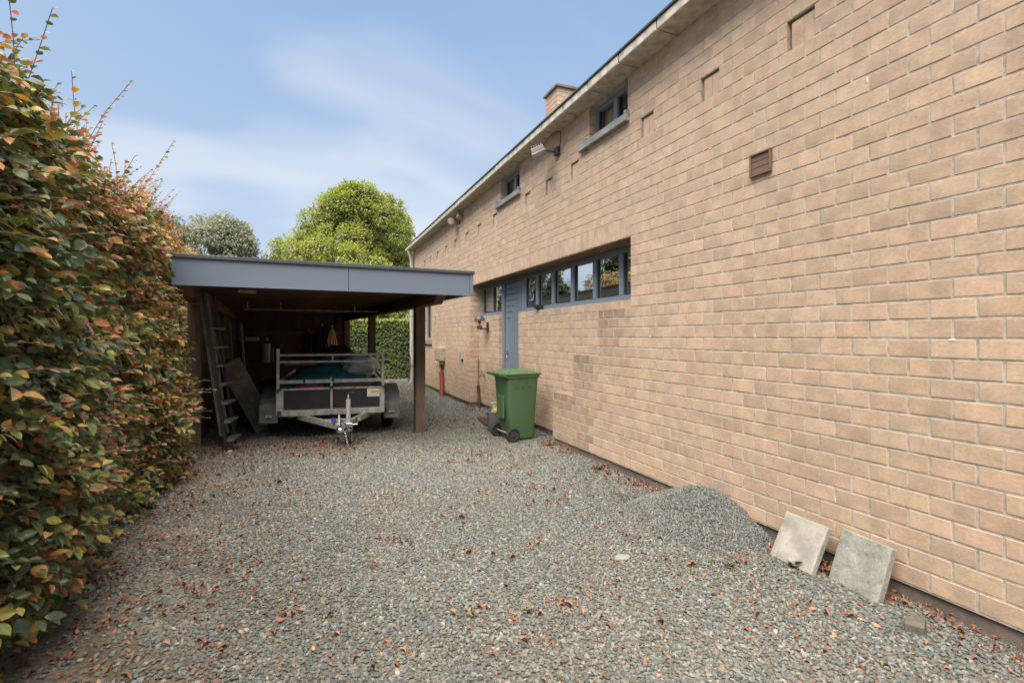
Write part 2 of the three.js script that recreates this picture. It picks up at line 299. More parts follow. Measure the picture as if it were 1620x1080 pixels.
for (const b of all) {
  if (!b.full || b.x !== WX) continue;
  const c = [[b.y, b.s0], [b.y, b.s1], [b.y + b.h, b.s1], [b.y + b.h, b.s0]].map(([y, s]) => toPx(b.x, y, s)); if (c.some((q) => !q)) continue;
  const X = c.map((q) => clamp(q[0], 0, 1620)), Yp = c.map((q) => clamp(q[1], 0, 1080));
  b.area = Math.abs(X[0] - X[1]) * (Math.abs(Yp[0] - Yp[3]) + Math.abs(Yp[1] - Yp[2])) / 2;
}
const chosen = new Set(all.filter((b) => b.area > 0).sort((a, b) => b.area - a.area).slice(0, 300));
const shell = slab([[-1.5, 0.085], [5.92, 0.085], [5.92, 0.67], [5.36, 0.67], [5.36, 1.17], [4.8, 1.17], [4.8, 1.67], [4.2, 1.67], [4.2, 2.39], [9.59, 2.39], [9.59, 0.085], [15.43, 0.085], [15.43, 4.0], [-1.5, 4.0]], 2.9522, 3.13,
  HOLES.filter((h) => h[2] > 2.6 || h[0] > 12).map(([a, b, c, d]) => [[a, c], [a, Math.min(d, 3.985)], [b, Math.min(d, 3.985)], [b, c]]));
const wall = part('wall', [shell, bx(3.1432, 3.3, 0.085, 1.79, 4.0, 7.544), bx(3.1432, 3.3, 0.085, 1.79, 8.453, 9.75), bx(3.131, 3.4, 1.79, 2.39, 9.592, 9.8), ...SLOTS.map((s) => bx(3.06, 3.12, 3.27, 3.51, s - 0.22, s + 0.02))], M.mortar, house);
{
  const out = fresh(), col = new THREE.Color();
  const ledge = (b) => [[4.2, 4.8, 1.69], [4.8, 5.36, 1.19], [5.36, 5.92, 0.69]].some(([a, e, y]) => b.s0 > a - 0.02 && b.s1 < e + 0.02 && Math.abs(b.y + 0.094 - y) < 0.03);
  const pick = (y, s) => { const t = tints[Math.floor(rb() * tints.length)], k = 1.08 * (0.945 + 0.11 * rb()) * (0.94 + 0.13 * fbm3(s * 0.5, y * 0.7, 3, 2)) * stain(y, s); return col.setRGB(t[0] * k, t[1] * k, t[2] * k); };
  for (const b of all) if (!chosen.has(b)) { if (b.s1 < 0.4) continue; brickTo(out, V(b.x, b.y, b.s1), bZ, bY, bX, b.s1 - b.s0, b.h, b.x === WX && ledge(b) ? 0.187 : 0.05, rb, pick(b.y, (b.s0 + b.s1) / 2)); }
  for (let k = 0; k < 23; k++) {                                    // the ends of the wall that face back down the drive
    const y = Y0 + 0.1 * k + 0.006, low = k < 17, x1 = low ? 3.14 : 3.24, mid = k % 2 ? [] : [WX + 0.095];
    const cut = [WX, ...mid, x1];
    for (let i = 0; i + 1 < cut.length; i++) brickTo(out, V(cut[i] + (i ? 0.005 : 0), y, 9.583), bX, bY, bN, cut[i + 1] - cut[i] - (i + 2 < cut.length ? 0.005 : 0), 0.0885, 0.05, rb, pick(y, 9.6));
    if (low) brickTo(out, V(3.14, y, 8.447), bX, bY, bN, 0.088, 0.0885, 0.05, rb, pick(y, 8.5));
  }
  for (const [s, y, n] of [[5.0, 3.59, 4], [7.86, 3.59, 4], [13.87, 1.29, 11]]) for (let k = 0; k < n; k++) brickTo(out, V(WX, y + 0.1 * k + 0.006, s - 0.006), bX, bY, bN, 0.09, 0.0885, 0.04, rb, pick(y, s));
  // chimney stack
  for (let k = 0; k < 9; k++) { const y = 6.24 + 0.1 * k; for (let t = -1; t < 3; t++) { const a = clamp(t * 0.2 + (k % 2) * 0.1, 0, 0.62), b = clamp(a === 0 && (k % 2) ? 0.1 : t * 0.2 + (k % 2) * 0.1 + 0.2, 0, 0.62); if (b - a < 0.03) continue; brickTo(out, V(5.3, y, 11.02 - a), bZ, bY, bX, b - a - 0.01, 0.0885, 0.05, rb, pick(0, 12)); brickTo(out, V(5.3 + a, y, 10.4), bX, bY, bN, b - a - 0.01, 0.0885, 0.05, rb, pick(0, 12)); } }
  const m = part('brickwork', brickGeo(out), M.brickwork, wall); m.userData.kind = 'stuff';
  // the bricks that show largest, one by one
  const mats = tints.flatMap((t, i) => [1.04, 1.12].map((k) => std(lin(t[0] * k, t[1] * k, t[2] * k), 0.93, { map: M.brickwork.map, bumpMap: M.brickwork.bumpMap, bumpScale: 0.0014 })));
  const geos = []; for (let i = 0; i < 14; i++) { const o = fresh(); brickTo(o, dip, bZ, bY, bX, 0.189, 0.0885, 0.05, rb, null); geos.push(brickGeo(o)); }
  let n = 0; for (const b of chosen) { const q = part(n ? 'brick_' + String(n).padStart(3, '0') : 'brick', geos[Math.floor(rb() * 14)], mats[Math.floor(rb() * mats.length)], wall); q.position.copy(V(b.x, b.y, b.s1)); n++; }
  // pale mortar drips
  const dr = [[1.335, 2.60], [2.49, 1.62]].slice(0, 0);
  for (const [px, py, w, h] of [[1506, 538, 0.034, 0.010], [1322, 792, 0.010, 0.030], [1195, 532, 0.010, 0.030], [1029, 533, 0.02, 0.014], [1124, 235, 0.034, 0.009], [1372, 127, 0.010, 0.030]]) {
    const u = (px - 810) / 800, t = WX / (u * cosT + sinT), y = EYE - (py - 531.5) / 800 * t, s = (cosT - u * sinT) * t;
    const g = new THREE.SphereGeometry(1, 10, 7), p = g.attributes.position; for (let i = 0; i < p.count; i++) { const f = 0.7 + 0.6 * noise3(p.getX(i) * 2 + px, p.getY(i) * 2, p.getZ(i) * 2); p.setXYZ(i, p.getX(i) * 0.003 * f + WX, p.getY(i) * h * 0.6 * f + y, p.getZ(i) * w * 0.6 * f - s); } g.computeVertexNormals(); dr.push(g);
  }
  dr.forEach((g, i) => part('mortar_smear', g, std(lin(0.58, 0.51, 0.42), 0.9), wall));
  part('plinth', [bx(2.972, 3.12, -0.25, 0.084, -1.5, 5.91), bx(3.162, 3.3, -0.25, 0.084, 5.0, 9.75), bx(2.972, 3.12, -0.25, 0.084, 9.60, 15.42), bx(2.955, 3.16, -0.25, 0.084, 9.603, 9.7)], M.plinth, house);
  part('soffit', bx(2.962, 3.32, 2.384, 2.42, 4.203, 9.588), M.soffit, house);
}
{ // eaves gutter of cast concrete pieces with a dark metal rim
  const R = rng(31);
  for (let s = -1.6; s < 15.6; s += 0.57) {
    const e = Math.min(s + 0.556, 15.62), d = (R() - 0.5) * 0.006;
    part('gutter_piece', [bx(2.735 + d, 3.0, 4.0 + d * 0.4, 4.06, s, e, 0.004), bx(2.732 + d, 2.775, 4.004, 4.086, s, e, 0.006)], M.concrete, house);
  }
  part('gutter_rim', bx(2.718, 2.765, 4.087, 4.112, -1.6, 15.63, 0.006), M.zinc, house);
  const rf = part('roof', slabS([[2.76, 4.09], [7.0, 6.55], [11.2, 4.09], [11.2, 4.0], [10.98, 4.0], [7.0, 6.40], [2.98, 4.065]], -1.6, 15.6), M.tile, house);
  part('end_wall', slabS([[3.14, 0], [10.98, 0], [10.98, 4.0], [7, 6.39], [3.14, 4.06]], 15.2, 15.42), M.mortar, house);
  part('end_wall', slabS([[3.14, 0], [10.98, 0], [10.98, 4.0], [7, 6.39], [3.14, 4.06]], -1.5, -1.3), M.mortar, house);
  part('rear_wall', bx(10.8, 10.98, 0, 4.0, -1.29, 15.19), M.mortar, house);
  part('floor', bx(3.31, 10.79, 0.0, 0.1, -1.29, 15.19), M.room, house);
  part('inner_wall', bx(5.6, 5.7, 0.1, 5.4, -1.29, 15.19), M.room, house);
  const ch = part('chimney', bx(5.307, 5.92, 5.0, 7.135, 10.407, 11.02), M.mortar, house);
  part('chimney_cap', [bx(5.25, 5.98, 7.136, 7.20, 10.35, 11.07, 0.01), bx(5.42, 5.8, 7.20, 7.26, 10.52, 10.9, 0.01)], M.plinth, ch);
  part('cowl', [rod(V(5.62, 7.26, 10.7), V(5.62, 7.33, 10.7), 0.05, 10), rod(V(5.55, 7.26, 10.6), V(5.55, 7.30, 10.6), 0.03, 8)], M.zinc, ch);
}
function frameBars(parent, x0, x1, s0, s1, y0, y1, w, muls, pane = M.glass) {     // stiles, rails and mullions of one window
  part('frame', [bx(x0, x1, y0, y0 + w, s0, s1, 0.004), bx(x0, x1, y1 - w, y1, s0, s1, 0.004), bx(x0 + 0.001, x1, y0 + w, y1 - w, s0, s0 + w, 0.004), bx(x0 + 0.001, x1, y0 + w, y1 - w, s1 - w, s1, 0.004)], M.blue, parent);
  for (const m of muls) part('mullion', bx(x0 - 0.004, x1, y0 + w, y1 - w, m - 0.037, m + 0.037, 0.004), M.blue, parent);
  const ed = [s0 + w, ...muls.flatMap((m) => [m - 0.037, m + 0.037]).sort((a, b) => a - b), s1 - w];
  for (let i = 0; i + 1 < ed.length; i += 2) {
    part('pane_bead', [bx(x0 + 0.022, x0 + 0.045, y0 + w, y0 + w + 0.018, ed[i], ed[i + 1]), bx(x0 + 0.022, x0 + 0.045, y0 + w + 0.018, y1 - w, ed[i], ed[i] + 0.018), bx(x0 + 0.022, x0 + 0.045, y0 + w + 0.018, y1 - w, ed[i + 1] - 0.018, ed[i + 1])], M.black, parent);
    part('pane', bx(x0 + 0.034, x0 + 0.036, y0 + w, y1 - w, ed[i], ed[i + 1]), pane, parent);
  }
}
{
  const w1 = sub('window', house); w1.userData.label = 'long strip window of six panes beside the door';
  frameBars(w1, 3.205, 3.275, 4.0, 7.47, 1.792, 2.383, 0.062, [4.747, 5.307, 5.867, 6.434, 6.975], M.mirrorPane);
  const w2 = sub('window', house); w2.userData.label = 'two pane window between the door and the brick return';
  frameBars(w2, 3.205, 3.275, 8.45, 9.582, 1.792, 2.383, 0.062, [8.975], M.mirrorPane);
  part('frame', [bx(3.2, 3.29, 0.1, 2.382, 8.37, 8.448, 0.004), bx(3.2, 3.29, 0.1, 2.382, 7.474, 7.55, 0.004), bx(3.2, 3.29, 2.33, 2.382, 7.551, 8.369, 0.004)], M.blue, w2).name = 'door_frame';
  const door = sub('door', house); door.userData.label = 'blue grey board door with nested angled grooves';
  part('leaf', bx(3.25, 3.295, 0.11, 2.328, 7.552, 8.368), M.blue, door);
  for (let i = 0; i < 7; i++) {
    const a = 7.57 + i * 0.098, b = a + 0.086, t = 2.315 - i * 0.1, l = 8.352;
    if (i < 6) part('board', slab([[a, 0.13], [b, 0.13], [b, t - 0.087], [l, t - 0.087], [l, t], [a, t]], 3.238, 3.251), M.blue, door);
    else part('board', slab([[a, 0.13], [l, 0.13], [l, t], [a, t]], 3.238, 3.251), M.blue, door);
  }
  part('handle', [bx(3.226, 3.238, 1.0, 1.22, 8.275, 8.315, 0.004), rod(V(3.238, 1.165, 8.295), V(3.185, 1.165, 8.295), 0.009, 8), rod(V(3.187, 1.165, 8.30), V(3.187, 1.165, 8.17), 0.009, 8), rod(V(3.228, 1.04, 8.295), V(3.218, 1.04, 8.295), 0.012, 10)], M.chrome, door);
  part('threshold', bx(3.14, 3.3, -0.05, 0.1, 7.546, 8.45, 0.006), M.sill, house);
  for (const [s0, s1, a, b, lab] of [[4.25, 5.0, 4.215, 5.17, 'small two light window under the eaves with cream curtains'], [7.04, 7.86, 6.99, 8.02, 'small far window under the eaves with net curtains']]) {
    const w = sub('window', house); w.userData.label = lab;
    frameBars(w, 3.035, 3.10, s0 + 0.002, s1 - 0.002, 3.622, 3.983, 0.045, [(s0 + s1) / 2 - 0.03]);
    part('sill', [bx(2.895, 3.04, 3.535, 3.61, a, b, 0.005), bx(2.899, 2.947, 3.611, 3.645, a + 0.003, s0 - 0.003, 0.004), bx(2.899, 2.947, 3.611, 3.645, s1 + 0.003, b - 0.003, 0.004)], M.sill, w);
    const P = [], ix = [], n = 60, c0 = (s0 + s1) / 2 + 0.02, c1 = s1 - 0.03;
    for (let i = 0; i <= n; i++) { const t = i / n, z = lerp(c0, c1, t), d = 0.016 * Math.sin(t * 38) + 0.008 * Math.sin(t * 91 + 1); P.push(3.15 + d, 3.5, -z, 3.15 + d * 0.6, 4.0, -z); }
    for (let i = 0; i < n; i++) { const k = i * 2; ix.push(k, k + 1, k + 2, k + 1, k + 3, k + 2); }
    const g = new THREE.BufferGeometry(); g.setAttribute('position', new THREE.Float32BufferAttribute(P, 3)); g.setIndex(ix); g.computeVertexNormals();
    part('curtain', g, phys(lin(0.62, 0.58, 0.46), 1, { transmission: 0.3, thickness: 0, side: THREE.DoubleSide }), w);
  }
  const w5 = sub('window', house); w5.userData.label = 'tall window in the brick wall behind the carport post';
  frameBars(w5, 3.035, 3.1, 13.002, 13.868, 1.3, 2.388, 0.07, []);
  part('sill', bx(2.90, 3.04, 1.19, 1.297, 12.92, 13.94, 0.005), M.sill, w5);
  const vent = sub('vent', house); vent.userData.label = 'brown slatted wall vent';
  const mv = std(lin(0.16, 0.098, 0.068), 0.6);
  part('vent_frame', [bx(2.925, 2.955, 2.535, 2.548, 2.55, 2.728, 0.003), bx(2.925, 2.955, 2.682, 2.695, 2.55, 2.728, 0.003), bx(2.925, 2.955, 2.549, 2.681, 2.55, 2.563, 0.003), bx(2.925, 2.955, 2.549, 2.681, 2.715, 2.728, 0.003)], mv, vent);
  for (let i = 0; i < 3; i++) part('slat', bar(V(2.944, 2.571 + i * 0.044, 2.563), V(2.944, 2.571 + i * 0.044, 2.715), 0.012, 0.041, 0.002), mv, vent);
  part('black_wedge', slabS([[2.955, 0.695], [3.06, 0.695], [3.06, 0.82]], 5.365, 5.40), M.black, house).name = 'ledge_wedge';  // small black wedge on a ledge of the stepped wall end
}

// ------------------------------------------------------------------ carport
const CPT = 4.05 * Math.PI / 180;
const carport = thing('carport', 'timber carport with flat roof and grey blue metal fascia', 'carport', null, V(1.49, 0, 7.34), CPT);
const cp = (r, s) => [1.49 + r * Math.cos(CPT) - s * Math.sin(CPT), 7.34 + r * Math.sin(CPT) + s * Math.cos(CPT)];
{
  const R = rng(88);
  for (const r of [0, -2.79]) for (const s of [0, 3.7, 7.4]) {
    const [x, z] = cp(r, s), y = H(x, z) - 0.12;
    part('post', bx(r - 0.07, r + 0.07, y, 1.822, s - 0.07, s + 0.07, 0.006), M.upright, carport);
  }
  for (const r of [0, -2.79]) part('beam', slab([[-0.86, 1.822], [7.55, 1.822], [7.55, 1.99], [-1.11, 1.99], [-1.11, 1.945]], r - 0.062, r + 0.062), M.rafter, carport);
  for (let s = -1.02; s < 7.6; s += 0.61) part('rafter', bx(-2.83, 0.33, 1.992, 2.12, s - 0.03, s + 0.03, 0.004), M.rafter, carport);
  for (let r = -2.84; r < 0.3; r += 0.16) part('deck_board', bx(r, r + 0.152, 2.121, 2.142, -1.1, 7.62), M.plank[Math.floor(R() * 3)], carport);
  part('roof_skin', bx(-2.85, 0.37, 2.145, 2.19, -1.12, 7.64), std(lin(0.05, 0.052, 0.026), 0.97, { map: withRep(tBlot, 0.8), bumpMap: withRep(tRough, 3), bumpScale: 0.006 }), carport);
  // folded metal fascia: two front sheets, a corner strip, sides and back, with a cap
  part('fascia_sheet', bx(-2.866, -1.1555, 1.932, 2.195, -1.15, -1.13, 0.003), M.fascia, carport);
  part('fascia_sheet', bx(-1.151, 0.34, 1.932, 2.195, -1.15, -1.13, 0.003), M.fascia, carport);
  part('fascia_corner', bx(0.343, 0.388, 1.93, 2.196, -1.156, -1.105, 0.004), M.fascia, carport);
  part('fascia_drip', bx(-2.866, 0.342, 1.918, 1.9305, -1.166, -1.128, 0.003), M.fascia, carport);
  part('fascia_sheet', bx(0.366, 0.386, 1.932, 2.195, -1.103, 7.66, 0.003), M.fascia, carport);
  part('fascia_sheet', bx(-2.866, -2.846, 1.932, 2.195, -1.128, 7.66, 0.003), M.fascia, carport);
  part('fascia_sheet', bx(-2.845, 0.365, 1.932, 2.195, 7.645, 7.662, 0.003), M.fascia, carport);
  part('fascia_cap', bx(-2.872, 0.404, 2.197, 2.236, -1.172, -1.06, 0.005), M.cap, carport);
  part('fascia_cap', bx(0.30, 0.403, 2.1975, 2.235, -1.058, 7.67, 0.005), M.cap, carport);
  part('fascia_cap', bx(-2.872, -2.78, 2.1975, 2.235, -1.058, 7.67, 0.005), M.cap, carport);
  // plank walls at the back and along the hedge
  for (let r = -2.72; r < -0.08; r += 0.145) part('plank', bx(r, Math.min(r + 0.1435, -0.072), 0.0, 1.995, 7.42 + R() * 0.004, 7.445, 0.002), M.stave[Math.floor(R() * 3)], carport);
  for (let y = 0.0; y < 1.95; y += 0.147) part('plank', bx(-2.80 + R() * 0.004, -2.775, y, y + 0.1455, 0.075, 7.40, 0.002), M.plank[Math.floor(R() * 3)], carport);
  part('added_backing', [bx(-2.76, -0.02, -0.05, 1.99, 7.4465, 7.46), bx(-2.84, -2.801, -0.05, 1.82, 0.075, 7.40)], M.rafter, carport);  // backing sheets added to stop light coming through between the planks
  part('wall_rail', bx(-2.72, -0.07, 1.45, 1.53, 7.36, 7.418, 0.003), M.rafter, carport);
  const lamp = sub('ceiling_lamp', carport);
  part('lamp_body', bx(-2.33, -2.12, 1.945, 1.99, -0.05, 0.05, 0.01), M.cream, lamp);
}
const cpv = (r, y, s) => { const [x, z] = cp(r, s); return V(x, y, z); };
one('hanging_rail', join([bar(cpv(-2.35, 1.865, 2.6), cpv(-0.08, 1.865, 2.6), 0.022, 0.022), rod(cpv(-1.78, 1.875, 2.6), cpv(-1.78, 1.995, 2.6), 0.011, 8), rod(cpv(-0.52, 1.875, 2.6), cpv(-0.52, 1.995, 2.6), 0.011, 8), rod(cpv(-2.3, 1.875, 2.6), cpv(-2.3, 1.995, 2.6), 0.011, 8)]), M.galv, 'pale metal rail hung below the carport rafters', 'rail');

// ------------------------------------------------------------------ trailer
const TT = -3.5 * Math.PI / 180, TO = [0.285, 7.25];
const tp = (r, s) => [TO[0] + r * Math.cos(TT) - s * Math.sin(TT), TO[1] + r * Math.sin(TT) + s * Math.cos(TT)];
{
  const t = thing('trailer', 'galvanised box trailer with ladder rack parked nose out in the carport', 'trailer', null, V(TO[0], 0, TO[1]), TT), W = 0.685, g0 = H(...tp(0, 0.8));
  const panel = std(lin(0.028, 0.022, 0.019), 0.5, { map: withRep(tGrain, 2) });
  part('front_board', bx(-W + 0.07, W - 0.05, 0.42, 0.69, 0.0, 0.018), panel, t);
  part('front_frame', [bx(-W, W, 0.345, 0.425, -0.018, -0.001, 0.004), bx(-W + 0.03, W, 0.688, 0.712, -0.02, 0.02, 0.004), bx(-W, -W + 0.085, 0.426, 0.687, -0.017, -0.002, 0.003), bx(W - 0.06, W, 0.426, 0.687, -0.017, -0.002, 0.003), bx(-0.02, 0.008, 0.36, 0.86, -0.032, -0.021, 0.003)], M.galv, t);
  for (const k of [-1, 1]) part('side_board', [bx(k * W - 0.012, k * W + 0.012, 0.36, 0.70, 0.022, 2.5, 0.003)], M.galv, t);
  part('tailboard', bx(-W, W, 0.36, 0.70, 2.5, 2.52), M.galv, t);
  part('bed', bx(-W + 0.013, W - 0.013, 0.40, 0.418, 0.02, 2.5), panel, t);
  part('chassis', [bx(-0.55, -0.49, 0.32, 0.398, 0.03, 2.4), bx(0.49, 0.55, 0.32, 0.398, 0.03, 2.4), bx(-0.75, 0.75, 0.25, 0.31, 1.0, 1.07)], M.galv, t);
  // ladder rack
  for (const k of [-1, 1]) part('rack_post', bx(k * (W - 0.018) - 0.018, k * (W - 0.018) + 0.018, 0.713, 1.24, -0.018, 0.02, 0.004), M.galv, t);
  part('rack_bar', bx(-W + 0.036, W - 0.036, 1.138, 1.166, -0.012, 0.014, 0.005), M.galv, t);
  part('rack_bar', bx(-W + 0.036, W - 0.036, 1.048, 1.076, -0.012, 0.014, 0.005), M.galv, t);
  part('rack_strut', bx(0.0, 0.018, 1.077, 1.137, -0.008, 0.010), M.galv, t);
  part('side_rail', bx(-W + 0.036, W - 0.036, 0.775, 0.822, -0.014, 0.016, 0.004), M.galv, t);
  for (const k of [-1, 1]) part('side_rail', bx(k * (W - 0.012) - 0.012, k * (W - 0.012) + 0.012, 0.78, 0.82, 0.022, 2.5, 0.004), M.galv, t);
  part('strap', [bx(-0.36, -0.335, 0.765, 0.832, -0.022, 0.024), tube([new THREE.Vector3(W - 0.17, 0.745, 0.0), new THREE.Vector3(W - 0.08, 0.742, 0.03), new THREE.Vector3(W + 0.005, 0.69, 0.03), new THREE.Vector3(W + 0.02, 0.62, 0.02)], 0.007, 14, 6), tube([new THREE.Vector3(-W + 0.17, 0.745, 0.0), new THREE.Vector3(-W + 0.08, 0.725, 0.03), new THREE.Vector3(-W, 0.66, 0.03)], 0.007, 14, 6)], M.black, t);
  part('clasp', [bx(-0.03, 0.02, 0.70, 0.735, -0.046, -0.033, 0.004), bx(-0.004, 0.03, 0.80, 0.86, -0.05, -0.033, 0.004)], M.black, t);
  // mudguards
  const arc = (r, y0, y1, s0, s1) => { const o = []; for (let i = 0; i <= 16; i++) { const a = Math.PI * i / 16; o.push([lerp(s0, s1, 0.5) - Math.cos(a) * (s1 - s0) / 2 * 1, y0 + Math.pow(Math.sin(a), 0.55) * (y1 - y0)]); } return o; };
  for (const k of [-1, 1]) {
    const outer = arc(0, 0.225, 0.665, 0.26, 1.5), inner = arc(0, 0.225, 0.645, 0.275, 1.485).reverse(), a = k * 0.70, b = k * 0.925;
    const fen = part('mudguard', [slab([...outer, ...inner], Math.min(a, b), Math.max(a, b)), slab([...outer, ...inner.map(([s, y]) => [s, y - 0.012])], Math.max(Math.abs(a), Math.abs(b)) * k - 0.006, Math.max(Math.abs(a), Math.abs(b)) * k + 0.006)], std(lin(0.24, 0.24, 0.20), 0.6, { map: withRep(tGrain, 2) }), t);
    part('reflector', bx(k * 0.81 - 0.042, k * 0.81 + 0.042, 0.30, 0.335, 0.235, 0.26, 0.004), M.white, fen);
    part('marker_bolt', rod(new THREE.Vector3(k * 0.81, 0.317, -0.236), new THREE.Vector3(k * 0.81, 0.317, -0.232), 0.009, 8), M.black, fen);
    const wh = sub('wheel', t); wh.position.set(k * 0.80, 0.275 + g0, -0.88);
    part('tyre', new THREE.TorusGeometry(0.19, 0.085, 12, 40).scale(1, 1, 1.05).rotateY(Math.PI / 2), M.rubber, wh);
    part('rim', join([new THREE.CylinderGeometry(0.125, 0.125, 0.11, 24).rotateZ(Math.PI / 2), new THREE.CylinderGeometry(0.04, 0.04, 0.15, 12).rotateZ(Math.PI / 2)]), M.galv, wh);
  }
  const plate = sub('marker_plate', t);
  part('lamp_plate', bx(-W + 0.006, -W + 0.175, 0.352, 0.432, -0.034, -0.019, 0.003), M.galv, plate);
  part('marker_lens', bx(-W + 0.012, -W + 0.062, 0.364, 0.424, -0.042, -0.035, 0.003), std(lin(0.05, 0.035, 0.03), 0.35), plate);
  part('corner_block', bx(W + 0.002, W + 0.05, 0.33, 0.375, 0.2, 0.24, 0.003), M.black, t);
  { // advert plate on the board
    const c = document.createElement('canvas'); c.width = 256; c.height = 160; const q = c.getContext('2d');
    q.fillStyle = '#d7d3c6'; q.fillRect(0, 0, 256, 160); q.fillStyle = '#8a8578'; q.fillRect(10, 12, 236, 3); q.fillRect(10, 124, 236, 4); q.fillRect(10, 138, 190, 3);
    q.fillStyle = '#c9bb3c'; q.fillRect(70, 56, 180, 42); q.fillStyle = '#8b8338'; for (let k = 0; k < 7; k++) q.fillRect(80 + k * 23, 64 + (k % 3) * 2, 13, 24);
    const tx = new THREE.CanvasTexture(c); tx.colorSpace = THREE.SRGBColorSpace; tx.magFilter = THREE.LinearFilter;
    const g = new THREE.PlaneGeometry(0.165, 0.12); g.rotateY(0); g.translate(W - 0.145, 0.632, 0.006); part('advert_plate', g, std(lin(1, 1, 1), 0.4, { map: tx }), t);
    part('advert_backing', bx(W - 0.2285, W - 0.0615, 0.571, 0.693, -0.005, -0.0005), M.white, t);
  }
  // drawbar, coupling, jockey wheel
  const ap = new THREE.Vector3(0.11, 0.30, 0.72);
  part('drawbar', [bar(new THREE.Vector3(-0.43, 0.325, -0.1), ap.clone().add(new THREE.Vector3(-0.02, 0, 0)), 0.045, 0.075, 0.005), bar(new THREE.Vector3(0.48, 0.325, -0.1), ap.clone().add(new THREE.Vector3(0.03, 0, -0.02)), 0.045, 0.075, 0.005), bar(new THREE.Vector3(-0.2, 0.31, 0.30), new THREE.Vector3(0.36, 0.31, 0.30), 0.03, 0.04, 0.004)], M.galv, t);
  const cou = sub('coupling', t);
  part('coupling_head', [bar(ap.clone().add(new THREE.Vector3(0, 0, -0.12)), ap.clone().add(new THREE.Vector3(0, -0.005, 0.16)), 0.07, 0.055, 0.012), new THREE.SphereGeometry(0.048, 14, 10).scale(1, 0.85, 1.15).translate(ap.x, ap.y - 0.01, ap.z + 0.19)], M.chrome, cou);
  part('coupling_lever', [rod(ap.clone().add(new THREE.Vector3(-0.012, 0.03, 0.10)), ap.clone().add(new THREE.Vector3(-0.012, 0.15, 0.06)), 0.011, 8)], M.white, cou);
  part('coupling_socket', [new THREE.CylinderGeometry(0.026, 0.026, 0.05, 12).translate(ap.x - 0.075, ap.y + 0.075, ap.z - 0.02)], std(lin(0.04, 0.06, 0.35), 0.4), cou);
  part('cable', tube([new THREE.Vector3(0.09, 0.40, 0.68), new THREE.Vector3(0.17, 0.33, 0.80), new THREE.Vector3(0.23, 0.20, 0.84), new THREE.Vector3(0.26, 0.28, 0.6), new THREE.Vector3(0.32, 0.34, 0.35)], 0.007, 30, 6), M.black, cou);
  part('safety_chain', [...Array(9).keys()].map((i) => new THREE.TorusGeometry(0.012, 0.0035, 5, 10).rotateY(i % 2 ? Math.PI / 2 : 0).translate(ap.x + 0.055 + 0.004 * i, 0.255 - i * 0.019, ap.z + 0.17)), M.chrome, cou);
  const jk = sub('jockey_wheel', t), jx = 0.205, jz = 0.62, [gx, gs] = tp(jx, -jz), gy = H(gx, gs);
  part('jockey_tube', [rod(new THREE.Vector3(jx, gy + 0.24, jz), new THREE.Vector3(jx, 0.615, jz), 0.029, 16), rod(new THREE.Vector3(jx, gy + 0.1, jz), new THREE.Vector3(jx, gy + 0.26, jz), 0.022, 14), rod(new THREE.Vector3(jx, 0.615, jz), new THREE.Vector3(jx, 0.68, jz), 0.010, 10)], M.galv, jk);
  part('jockey_crank', [tube([new THREE.Vector3(jx, 0.675, jz), new THREE.Vector3(jx + 0.02, 0.70, jz), new THREE.Vector3(jx + 0.07, 0.705, jz), new THREE.Vector3(jx + 0.07, 0.735, jz)], 0.007, 12, 6), new THREE.SphereGeometry(0.016, 10, 8).translate(jx + 0.07, 0.745, jz)], M.black, jk);
  part('clamp', [bx(jx - 0.06, jx + 0.05, 0.265, 0.325, -jz - 0.035, -jz + 0.035, 0.008), rod(new THREE.Vector3(jx + 0.04, 0.30, jz), new THREE.Vector3(jx + 0.11, 0.30, jz), 0.008, 8), rod(new THREE.Vector3(jx + 0.11, 0.30, jz), new THREE.Vector3(jx + 0.115, 0.345, jz + 0.01), 0.006, 8)], M.chrome, jk);
  part('fork', [bx(jx - 0.035, jx - 0.027, gy + 0.06, gy + 0.2, -jz - 0.03, -jz + 0.03), bx(jx + 0.037, jx + 0.045, gy + 0.06, gy + 0.2, -jz - 0.03, -jz + 0.03), bx(jx - 0.035, jx + 0.045, gy + 0.19, gy + 0.2, -jz - 0.03, -jz + 0.03)], M.galv, jk);
  part('tyre', new THREE.TorusGeometry(0.07, 0.028, 10, 28).rotateY(Math.PI / 2 - 0.25).translate(jx + 0.005, gy + 0.098, jz - 0.02), M.rubber, jk);
  part('rim', new THREE.CylinderGeometry(0.05, 0.05, 0.035, 18).rotateZ(Math.PI / 2).rotateY(-0.25).translate(jx + 0.005, gy + 0.098, jz - 0.02), std(lin(0.12, 0.09, 0.06), 0.7), jk);
  for (const [r, y] of [[-W + 0.02, 0.6], [-W + 0.06, 0.46], [W - 0.03, 0.47], [-0.33, 0.36], [0.36, 0.36]]) part('bolt', rod(new THREE.Vector3(r, y, 0.018), new THREE.Vector3(r, y, 0.025), 0.008, 8), M.galv, t);
}
